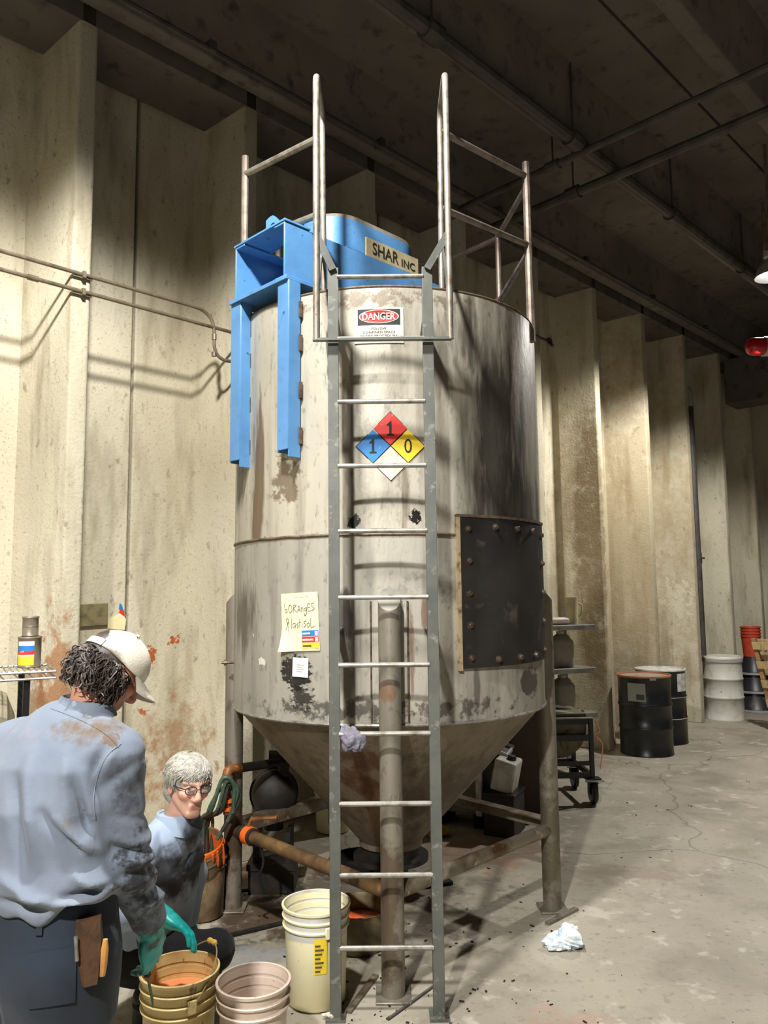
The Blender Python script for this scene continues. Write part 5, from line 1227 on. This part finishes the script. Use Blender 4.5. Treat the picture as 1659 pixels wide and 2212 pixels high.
cz = [(at(a, b, 2.1), at(c, d, 2.1), w_, dp) for a, b, c, d, w_, dp in (
    (148, 1690, 178, 1800, .016, .016), (192, 1645, 205, 1720, .014, .022), (92, 1755, 170, 1835, .013, .010), (120, 1770, 200, 1850, .013, -.008), (14, 1690, 60, 1880, .018, .010), (40, 1640, 90, 1860, .022, -.010),
    (130, 1640, 160, 1760, .018, -.010), (0, 1945, 110, 1958, .010, .012), (60, 1930, 210, 1950, .012, -.012), (110, 1938, 235, 1925, .010, .010), (170, 1890, 238, 1940, .016, -.012), (0, 1900, 90, 1930, .015, -.008),
    (60, 1512, 150, 1540, .005, .004), (150, 1540, 232, 1580, .005, .004), (232, 1580, 255, 1605, .005, .004))]
czs = [(at(a, b, 2.2), at(c, d, 2.2), w_, dp) for a, b, c, d, w_, dp in (
    (215, 1660, 235, 1610, .010, .014), (240, 1660, 262, 1612, .012, -.010), (225, 1700, 300, 1640, .014, .010), (215, 1740, 310, 1780, .012, .010), (225, 1790, 320, 1830, .014, -.010), (228, 1815, 320, 1860, .011, .014), (235, 1850, 325, 1870, .013, -.010), (250, 1890, 330, 1885, .011, .012), (255, 1930, 335, 1910, .013, -.008), (262, 1960, 340, 1950, .012, .010), (275, 2000, 350, 1975, .012, -.008))]
def sleeves1(P):
    d = chain(P, [shR+V3(-.04, 0, .02), shR, elR, wrR-V3(0, .02, -.04)], [.085, .083, .068, .052], .04)
    d = d+wav(P, .006, 26, 3)
    for a, b, w_, dp in czs: d = d+crease(P, a, b, w_, dp)
    wd = nrm(wrR-elR); d = smax(d, (P-wrR)@wd, .006)
    e = chain(P, [shL+V3(.04, 0, .02), shL, elL, wrL], [.08, .08, .066, .052], .04)+wav(P, .006, 26, 4)
    e = smax(e, (P-wrL)@nrm(wrL-elL), .006); return np.minimum(d, e)
def shirt1(P):
    d = torso(P, .006)+wav(P*np.array([1, 1, .5]), .007, 16, 1)
    for a, b, w_, dp in cz: d = d+crease(P, a, b, w_, dp*1.8)
    hem = 1.0-.06*(P[:, 0]+.95)*-1+.018*np.sin((P[:, 0])*22)+.012*np.sin(P[:, 0]*51)
    d = smax(d-.014*np.exp(-((P[:, 2]-1.06)/.05)**2), hem-P[:, 2], .02)
    d = smin(d, rcone(P, shR+V3(-.01, 0, .015), nk+V3(-.02, 0, -.02), .068, .07), .05); d = smin(d, rcone(P, shL+V3(.02, 0, .02), nk+V3(-.02, 0, -.02), .066, .07), .05)
    d = smin(d, sleeves1(P), .022)
    return smax(d, (P-(nk+V3(.005, .01, .045)))@nrm(V3(.25, .2, 1)), .006)
vf = surfnet(shirt1, *uaxes((-1.36, 1.98, .8), (-.58, 2.78, 1.6), .0075)); sh1 = npmesh('shirt', vf, 'shirt_blue', M1)
for pp_ in ([(10, 1528), (60, 1522), (110, 1530), (150, 1545), (200, 1568), (236, 1592), (256, 1614)], [(262, 1606), (232, 1632), (212, 1675), (202, 1725), (206, 1770)]):
    raw = smooth_path([p for p in (hit(shirt1, at(a, b, 1.8), at(a, b, 1.8)-cam_c) for a, b in pp_) if abs(float(shirt1(p[None])[0])) < .004], 5)
    pts = [hit(shirt1, q-nrm(q-cam_c)*.04, q-cam_c)-nrm(q-cam_c)*.0002 for q in raw]; pts = [p for p in pts if abs(float(shirt1(p[None])[0])) < .004]
    if len(pts) > 3: MB().tube(pts, .0016, 6).build('seam', 'shirt_blue', sh1)
def trous1(P):
    d = column(P, B0, Bx, [(.70, .19, .145, 0), (.80, .215, .155, -.01), (.88, .218, .155, -.01), (1.03, .205, .148, 0)], 2.3, .012)
    d = smin(d, legs1(P, .004), .05)+wav(P*np.array([1, 1, .6]), .006, 20, 7)
    for s in (-1, 1): d = smin(d, ell(P, B0+Bx[0]*s*.09-Bf*.075+V3(0, 0, .82), (.10, .085, .10), Bx), .05)
    d = d+.010*np.exp(-(np.abs(((P-B0)@Bx[0])/.012))**2)*(((P-B0)@Bf) < -.05)*np.clip((.86-P[:, 2])/.04, 0, 1)
    return smax(d, .045-P[:, 2], .01)
vf = surfnet(trous1, *uaxes((-1.3, 1.95, .02), (-.62, 2.6, 1.06), .010)); tr1 = npmesh('jeans', vf, 'jeans_blue', M1)
def patch(f, corners, nx, ny, off, name, mat, par, d):     # stitched patch laid on the cloth
    A, Bc, C, D = corners; vs = []
    for j in range(ny+1):
        for i in range(nx+1):
            u, v = i/nx, j/ny; p = (A*(1-u)+Bc*u)*(1-v)+(D*(1-u)+C*u)*v; vs.append(hit(f, p, d))
    vs2 = [p-nrm(d)*off for p in vs]; N = len(vs); fs = []
    for j in range(ny):
        for i in range(nx):
            a = j*(nx+1)+i; fs.append((N+a, N+a+1, N+a+nx+2, N+a+nx+1))
    edge = list(range(nx+1))+[j*(nx+1)+nx for j in range(1, ny+1)]+[ny*(nx+1)+i for i in range(nx-1, -1, -1)]+[j*(nx+1) for j in range(ny-1, 0, -1)]
    for a, b in zip(edge, edge[1:]+edge[:1]): fs.append((a, b, N+b, N+a))
    return MB().add(vs+vs2, fs).build(name, mat, par)
dv = V3(-.30, .95, -.25)*0+nrm(V3(-.40, .92, -.38))
pk = [at(55, 2068, 1.8), at(180, 2052, 1.8), at(176, 2190, 1.8), at(60, 2205, 1.8)]
patch(trous1, pk, 10, 10, .005, 'back_pocket', 'jeans_blue', tr1, dv)
patch(trous1, [at(78, 1984, 1.8), at(94, 1984, 1.8), at(92, 2022, 1.8), at(76, 2022, 1.8)], 2, 4, .008, 'belt_loop', 'jeans_blue', tr1, dv)
pou = hit(trous1, at(212, 2035, 1.8), dv)
tp = MB(); pa = oframe(nrm(V3(.55, -.80, 0)), (0, 0, 1))
lay = [[pou+pa[0]*x*w_+pa[1]*(y*.022+.012)+V3(0, 0, z) for x, y in ((-1, -.6), (-.6, 1), (.6, 1), (1, -.6))] for z, w_ in ((.06, .032), (.0, .038), (-.06, .034), (-.10, .026))]
pch = stack('tool_pouch', 'leather', lay, M1)
hd = pou-pa[0]*.035+pa[1]*.03; MB().tube([hd+V3(0, 0, .005), hd+V3(-.002, 0, -.02), hd+V3(-.004, 0, -.06), hd+V3(-.006, 0, -.085)], [.006, .011, .010, .008], 10).build('tool_handle', 'handle_wood', pch)
MB().tube([hd+pa[0]*.075+V3(0, 0, .03), hd+pa[0]*.07+V3(0, 0, -.03)], .005, 8).build('key_ring', 'rung_steel', pch)
for s in (-1, 1):
    h = B0+Bx[0]*s*.118-Bf*.02
    def boot(P, h=h): return smax(smin(rcone(P, h+V3(0, 0, .05), h+Bf*.17+V3(0, 0, .04), .05, .042), rcone(P, h+V3(0, 0, .05), h+V3(0, 0, .15), .05, .056), .03), .004-P[:, 2], .004)
    vf = surfnet(boot, *uaxes(h-V3(.2, .2, .0)+V3(0, 0, -.01), h+V3(.2, .28, .22), .012)); npmesh('boot', vf, 'boot', M1)
hdv = nrm(V3(.02, .22, -.97)); pv = nrm(np.cross(Bf, hdv)); pv = pv if pv@Bx[0] < 0 else -pv; sv = nrm(np.cross(hdv, pv)); sv = sv if sv@Bf > 0 else -sv
def glove1(P): return np.minimum(hand_sdf(P, wrR+hdv*.01, hdv, pv, sv, .62, .5, 1.1), smax(rcone(P, wrR-nrm(wrR-elR)*.03, wrR+hdv*.02, .044, .038), -(P-wrR+nrm(wrR-elR)*.03)@nrm(wrR-elR), .004))
vf = surfnet(glove1, *uaxes(wrR-V3(.12, .12, .27), wrR+V3(.12, .17, .06), .0034)); npmesh('glove', vf, 'glove_dirty', M1)
hdl = V3(.0, .3, -.95)
def glove1l(P): return hand_sdf(P, wrL+nrm(wrL-elL)*.01, nrm(wrL-elL), V3(0, 0, -1), V3(.5, -.8, 0), .4, .5, 1.05)
vf = surfnet(glove1l, *uaxes(wrL-V3(.1, .1, .15), wrL+V3(.25, .27, .12), .006)); npmesh('glove', vf, 'glove_dirty', M1)
# collar
def collar(name, c, ax, r, h, leaf, mat, par, a0=0, a1=2*math.pi, drop=None, n=40):
    m = MB(); rows = []
    for i in range(n+1):
        a = a0+(a1-a0)*i/n; e = ax[0]*math.sin(a)+ax[1]*math.cos(a); dl = leaf*(drop(a) if drop else 1)
        rows.append([c+e*(r-.004)-ax[2]*.02, c+e*(r-.006)+ax[2]*h*.7, c+e*r+ax[2]*h, c+e*(r+.006)+ax[2]*h*.9, c+e*(r+.014+.12*dl)+ax[2]*(h-dl*.8), c+e*(r+.011+.12*dl)+ax[2]*(h-dl*.82)])
    w_ = len(rows[0]); return m.add([p for r_ in rows for p in r_], [(i*w_+j, (i+1)*w_+j, (i+1)*w_+j+1, i*w_+j+1) for i in range(n) for j in range(w_-1)]).build(name, mat, par)
nax = oframe(hx1[1]*.2+Bf, nrm(H1-nk)+V3(-.1, -.1, .4)); collar('collar', nk+V3(.004, .008, .022), nax, .071, .036, .045, 'shirt_blue', M1)
# cap, strap, brim
def capmesh(H, hx, par):
    C = H+hx[2]*.028-hx[1]*.006; m = MB(); NU, NV = 84, 22; a_, b_, c_ = .087, .106, .092
    def pt(az, e, k=1.0): return C+hx[0]*math.sin(az)*a_*math.cos(e)*k+hx[1]*math.cos(az)*b_*math.cos(e)*k+hx[2]*(c_*math.sin(e)+.004*math.sin(az*3+1))*k
    def hole(az, e): x = (abs(az)-math.pi)/.62; return abs(x) < 1 and .15 < e < .15+.55*math.sqrt(max(0, 1-x*x))
    vs = [pt(-math.pi+2*math.pi*i/NU, -.04+(math.pi/2+.04)*j/NV) for j in range(NV+1) for i in range(NU)]; fs = []
    for j in range(NV):
        for i in range(NU):
            if hole(-math.pi+2*math.pi*(i+.5)/NU, -.04+(math.pi/2+.04)*(j+.5)/NV) or (abs(-math.pi+2*math.pi*(i+.5)/NU) > math.pi-.62 and j < 3): continue
            fs.append((j*NU+i, j*NU+(i+1) % NU, (j+1)*NU+(i+1) % NU, (j+1)*NU+i))
    cap = m.add(vs, fs).build('cap', 'cap_cloth', par, ang=60); md = cap.modifiers.new('solid', 'SOLIDIFY'); md.thickness = .004; md.offset = 1
    st = MB(); rows = []
    for i in range(21):
        az = math.pi-.68+1.36*i/20; rows.append([pt(az, -.05, 1.01), pt(az, .17, 1.01), pt(az, .17, 1.04), pt(az, -.05, 1.04)])
    st.add([p for r in rows for p in r], [(i*4+j, i*4+(j+1) % 4, (i+1)*4+(j+1) % 4, (i+1)*4+j) for i in range(20) for j in range(4)]).build('strap', 'strap_white', cap)
    br = MB(); rows = []
    for i in range(25):
        az = -1.05+2.1*i/24; ext = .075*math.cos(az*1.25)**.6 if abs(az*1.25) < 1.5 else 0
        p0 = pt(az, -.03, 1.0); d_ = hx[1]*.94-hx[2]*.25*(1); sag = -hx[2]*.03*(math.sin(az)**2)
        rows.append([p0, p0+d_*ext*.5+sag*.5, p0+d_*ext+sag, p0+d_*ext+sag-hx[2]*.004, p0+d_*ext*.5+sag*.5-hx[2]*.004, p0-hx[2]*.004])
    br.add([p for r in rows for p in r], [(i*6+j, (i+1)*6+j, (i+1)*6+(j+1) % 6, i*6+(j+1) % 6) for i in range(24) for j in range(6)]).build('brim', 'cap_cloth', cap)
    MB().lathe([(.008, -.002), (.007, .004), (0, .006)], C+hx[2]*(c_+.006), 12, hx).build('button', 'cap_cloth', cap)
capmesh(H1, hx1, M1)
# hair
def hair_sdf1(P):
    q = (P-H1)@hx1.T; d = ell(q, (0, -.028, -.015), (.086, .088, .078))+wav(q, .006, 60, 5)
    d = smax(smax(d, q[:, 2]-.035, .01), q[:, 1]-.045+.25*(q[:, 2]), .01)
    return smin(d, smax(ell(q, (0, -.010, .030), (.079, .101, .086)), q[:, 1]+.0, .01), .01)
hm = surfnet(hair_sdf1, *uaxes(H1-.14, H1+.14, .005)); hr1 = npmesh('hair', hm, 'hair_dark', M1)
rg = np.random.RandomState(2); lk = MB()
for i in range(1100):
    az = math.pi+rg.uniform(-2.45, 2.45); e = rg.uniform(-.7, .42); n_ = V3(math.sin(az)*math.cos(e), math.cos(az)*math.cos(e), math.sin(e))
    p = V3(0, -.024, -.012)+n_*V3(.080, .084, .072)
    if p[1] > .07: continue
    L_ = rg.uniform(.03, .06); wn = np.linalg.inv(hx1.T)@V3(0, 0, -1)*0+hx1@V3(0, 0, -1); tv = nrm(wn*.8+V3(rg.normal()*.45, rg.normal()*.3-.25, -.5)); tv = nrm(tv-n_*min(0, tv@n_)); cv = nrm(np.cross(n_, tv)+.4*rg.normal(size=3)); ph = rg.uniform(0, 6.28); pts = []
    for s in range(7):
        t_ = s/6; pts.append(H1+(p+tv*L_*t_+n_*(.010*math.sin(t_*3.0))+cv*.009*(math.sin(t_*6+ph)-math.sin(ph)))@hx1)
    lk.tube(pts, [.0028, .0032, .003, .0026, .002, .0014, .0004], 4, False)
lk.build('hair_locks', 'hair_dark', hr1)
# stirring tool in the hand
tl0 = wrR+hdv*.10+pv*.032
t = thing('scraper', 'dark dirty scraper held in the standing man\'s gloved hand', 'tool', tl0); td = nrm(V3(.10, .30, -.95))
MB().tube([tl0-td*.10, tl0+td*.07], .011, 10).build('handle', 'black_grime', t); MB().bar(tl0+td*.06, tl0+td*.17, .035, .003, (1, .2, .3)).build('blade', 'hose_green', t)

# ---------------- crouching man by the left leg, looking at the camera
Kf = nrm(V3(.93, -.36, 0)); Kr = V3(Kf[1], -Kf[0], 0)
M2 = thing('person', 'crouching white haired man in a soiled blue shirt beside the left tank leg', 'person', (-.95, 3.5, 0))
K0 = V3(-1.05, 3.52, .33); Kn = V3(-.905, 3.43, .865); kax = oframe(np.cross(nrm(Kn-K0), Kr)*(-1 if np.cross(nrm(Kn-K0), Kr)@Kf < 0 else 1), nrm(Kn-K0)); kL = float(np.linalg.norm(Kn-K0))
HK = V3(-.842, 3.37, 1.03); hxk = oframe((.60, -.79, -.13), (.06, .03, 1))
ksR, keR, kwR = V3(-1.005, 3.30, .80), V3(-1.08, 3.20, .575), V3(-.885, 3.12, .605)
ksL, keL, kwL = V3(-.925, 3.59, .79), V3(-.90, 3.70, .55), V3(-.90, 3.62, .38)
kh = [(K0+Kr*.10, at(464, 2052, 3.42), V3(-1.03, 3.46, .12)), (K0-Kr*.08, V3(-.84, 3.70, .13), V3(-1.12, 3.84, .12))]
def ktorso(P, g): return column(P, K0, kax, [(-.05, .17+g, .13+g, 0), (.06, .18+g, .135+g, 0), (.25, .18+g, .13+g, -.005), (.38, .185+g, .12+g, -.01), (.47, .16+g, .10+g, 0), (kL+.03, .07+g, .065+g, .01)], 2.3, .03)
def klegs(P, g):
    D = None
    for a, b, c in kh: e = chain(P, [a, b, c], [.098+g, .07+g, .052+g], .03); D = e if D is None else smin(D, e, .02)
    return D
def body2(P):
    d = smin(ktorso(P, -.035), klegs(P, -.022), .03)
    for a, b, c in ((ksR, keR, kwR), (ksL, keL, kwL)): d = smin(d, chain(P, [a, b, c], [.05, .04, .03]), .03)
    d = smin(d, rcone(P, Kn-nrm(Kn-K0)*.08, HK-hxk[2]*.06-hxk[1]*.015, .06, .054), .03)
    return smin(d, head_sdf(P, HK, hxk), .015)
vf = surfnet(body2, *faxes((-1.3, 3.0, .04), (-.55, 4.0, 1.2), HK-.13, HK+.13, .013, .0036))
bd2 = npmesh('body', vf, 'skin', M2, lambda v: head_cols(v, HK, hxk, (.84, .655, .565), (.72, .66, .60)))
for s in (-1, 1):
    ec = HK+V3(s*.031, .0745, .0095)@hxk; ea = frame(hxk[1]+hxk[0]*.38+hxk[2]*.12, hxk[0])
    ey = MB().lathe([(0, -.0125)]+[(.0125*math.sin(a), -.0125*math.cos(a)) for a in np.linspace(.2, 3.0, 12)]+[(0, .0125)], ec, 16, ea).build('eye', 'eye_white', bd2)
    MB().lathe([(.0064, .0108), (.0045, .0125), (0, .0130)], ec, 14, ea).build('iris', 'iris', ey)
def shirt2(P):
    d = ktorso(P, .008)+wav(P*np.array([1, 1, .6]), .008, 20, 11)
    d = smin(d, rcone(P, ksR, Kn-V3(0, 0, .04), .062, .062), .05); d = smin(d, rcone(P, ksL, Kn-V3(0, 0, .04), .06, .06), .05)
    s1 = chain(P, [ksR, keR, kwR-nrm(kwR-keR)*.02], [.074, .064, .05], .04)+wav(P, .007, 30, 12); s1 = smax(s1, (P-kwR+nrm(kwR-keR)*.005)@nrm(kwR-keR), .006)
    s2 = chain(P, [ksL, keL, kwL], [.072, .06, .048], .04); d = smin(d, np.minimum(s1, s2), .022)
    for a, b, c, e, w_, dp in ((345, 1800, 360, 1880, .010, .012), (365, 1800, 385, 1870, .012, -.008), (400, 1840, 380, 1900, .010, .010), (372, 1885, 420, 1850, .009, .009), (365, 1905, 425, 1895, .010, -.008), (420, 1770, 432, 1900, .006, .010)):
        d = d+crease(P, at(a, b, 3.3), at(c, e, 3.3), w_, dp)
    ta = (P-K0)@nrm(Kn-K0); d = smax(d, .06-ta, .02)
    return smax(d, ((P-Kn)@nrm(HK-Kn+V3(-.05, .08, 0)))-.028, .006)
vf = surfnet(shirt2, *uaxes((-1.3, 3.0, .3), (-.6, 3.9, 1.0), .0075)); npmesh('shirt', vf, 'shirt_grey', M2)
def trous2(P):
    d = column(P, K0, kax, [(-.10, .17, .135, 0), (.0, .185, .145, 0), (.11, .18, .14, 0)], 2.3, .02)
    return smax(smin(d, klegs(P, .006), .05)+wav(P, .006, 24, 14), .05-P[:, 2], .01)
vf = surfnet(trous2, *uaxes((-1.35, 3.15, .03), (-.55, 4.0, .55), .010)); npmesh('trousers', vf, 'trousers_black', M2)
for (a, b, c), dd in zip(kh, (nrm(Kf+V3(0, .25, 0)), Kf)):
    h = V3(c[0], c[1], .0)
    def boot(P, h=h, dd=dd): return smax(smin(rcone(P, h+V3(0, 0, .055), h+dd*.16+V3(0, 0, .042), .05, .04), rcone(P, h+V3(0, 0, .05), h+V3(0, 0, .14), .05, .056), .03), .004-P[:, 2], .004)
    vf = surfnet(boot, *uaxes(h-V3(.12, .22, .01), h+V3(.28, .2, .22), .012)); npmesh('boot', vf, 'boot', M2)
kd = nrm(V3(.85, -.08, -.42)); kp = nrm(V3(-.55, -.25, -.75)-kd*np.dot(V3(-.55, -.25, -.75), kd)); ks = nrm(np.cross(kp, kd)); ks = ks if ks[1] > 0 else -ks
def glove2(P): return np.minimum(hand_sdf(P, kwR+kd*.02, kd, kp, ks, .42, .9, 1.1), smax(rcone(P, kwR-kd*.02, kwR+kd*.03, .043, .036), -(P-kwR+kd*.015)@kd, .004))
vf = surfnet(glove2, *uaxes(kwR-V3(.08, .14, .24), kwR+V3(.26, .14, .08), .0034)); npmesh('glove', vf, 'glove_teal', M2)
def glove3(P): return hand_sdf(P, kwL+V3(0, 0, -.01), V3(.5, -.2, -.8), V3(-.8, 0, -.5), V3(0, -1, 0), .4, .6, 1.05)
vf = surfnet(glove3, *uaxes(kwL-V3(.1, .12, .24), kwL+V3(.2, .12, .06), .006)); npmesh('glove', vf, 'glove_teal', M2)
nx2 = oframe(Kf*.8+V3(0, -.45, 0), nrm(HK-Kn)+V3(-.25, .25, .6)); collar('collar', Kn+V3(.006, -.006, .022), nx2, .082, .018, .060, 'shirt_grey', M2, -2.85, 2.85, lambda a: 1+.75*max(0, math.cos(a))**1.5)
def hair_sdf2(P):
    q = (P-HK)@hxk.T; d = ell(q, (0, -.022, .036), (.087, .104, .090))+wav(q, .004, 60, 6)
    d = smin(d, ell(q, (0, -.062, -.035), (.082, .055, .075)), .03)
    d = smax(d, -ell(q, (0, .115, -.03), (.072, .085, .092)), .012)
    d = smax(d, -ell(q, (0, .06, -.09), (.12, .085, .075)), .01); return d
hr2 = npmesh('hair', surfnet(hair_sdf2, *uaxes(HK-.15, HK+.15, .005)), 'hair_white', M2)
lk = MB(); rg = np.random.RandomState(8)
def cran(d_): d_ = nrm(d_); return V3(0, -.022, .036)+d_*V3(.088, .105, .091)*(1+.02)
for i in range(1500):
    az = rg.uniform(-math.pi, math.pi); e0 = rg.uniform(.5, 1.52); fr = abs(az) < .95
    e1 = rg.uniform(-.05, .45) if fr else (rg.uniform(-.6, .1) if abs(az) < 1.4 else rg.uniform(-1.0, -.1)); sw = rg.uniform(.1, .8)*(1.6 if fr else .5); pts = []
    for s in range(7):
        t_ = s/6; e = e0+(e1-e0)*t_; a = az+sw*t_+.06*math.sin(i+t_*4)
        pts.append(HK+(cran(V3(math.sin(a)*math.cos(e), math.cos(a)*math.cos(e), math.sin(e)))+V3(math.sin(a), math.cos(a), .2)*(.003+.008*t_*t_*rg.uniform(0, 1.5)))@hxk)
    lk.tube(pts, [.0003, .0020, .0024, .0023, .002, .0014, .0004], 5, False)
lk.build('hair_locks', 'hair_white', hr2)
# glasses
gl = None; m = MB()
for s in (-1, 1):
    ring = [HK+V3(s*.032+.024*math.copysign(abs(math.cos(a))**.75, math.cos(a)), .104-.006*abs(math.cos(a))*(1 if math.cos(a)*s > 0 else 0), .008+.0155*math.copysign(abs(math.sin(a))**.8, math.sin(a)))@hxk for a in np.linspace(0, 2*math.pi, 28, endpoint=False)]
    m.tube(ring, .0018, 6, closed=True); m.tube([HK+V3(s*.056, .098, .014)@hxk, HK+V3(s*.076, .06, .014)@hxk, HK+V3(s*.082, -.01, .010)@hxk], .002, 6)
    if s < 0: r0 = ring
    else: r1 = ring
m.tube([HK+V3(-.009, .107, .012)@hxk, HK+V3(0, .110, .015)@hxk, HK+V3(.009, .107, .012)@hxk], .0018, 6)
gl = m.build('glasses', 'glasses', M2)
for r_ in (r0, r1): MB().add(r_, [tuple(range(len(r_)))]).build('lens', 'lens_glass', gl)
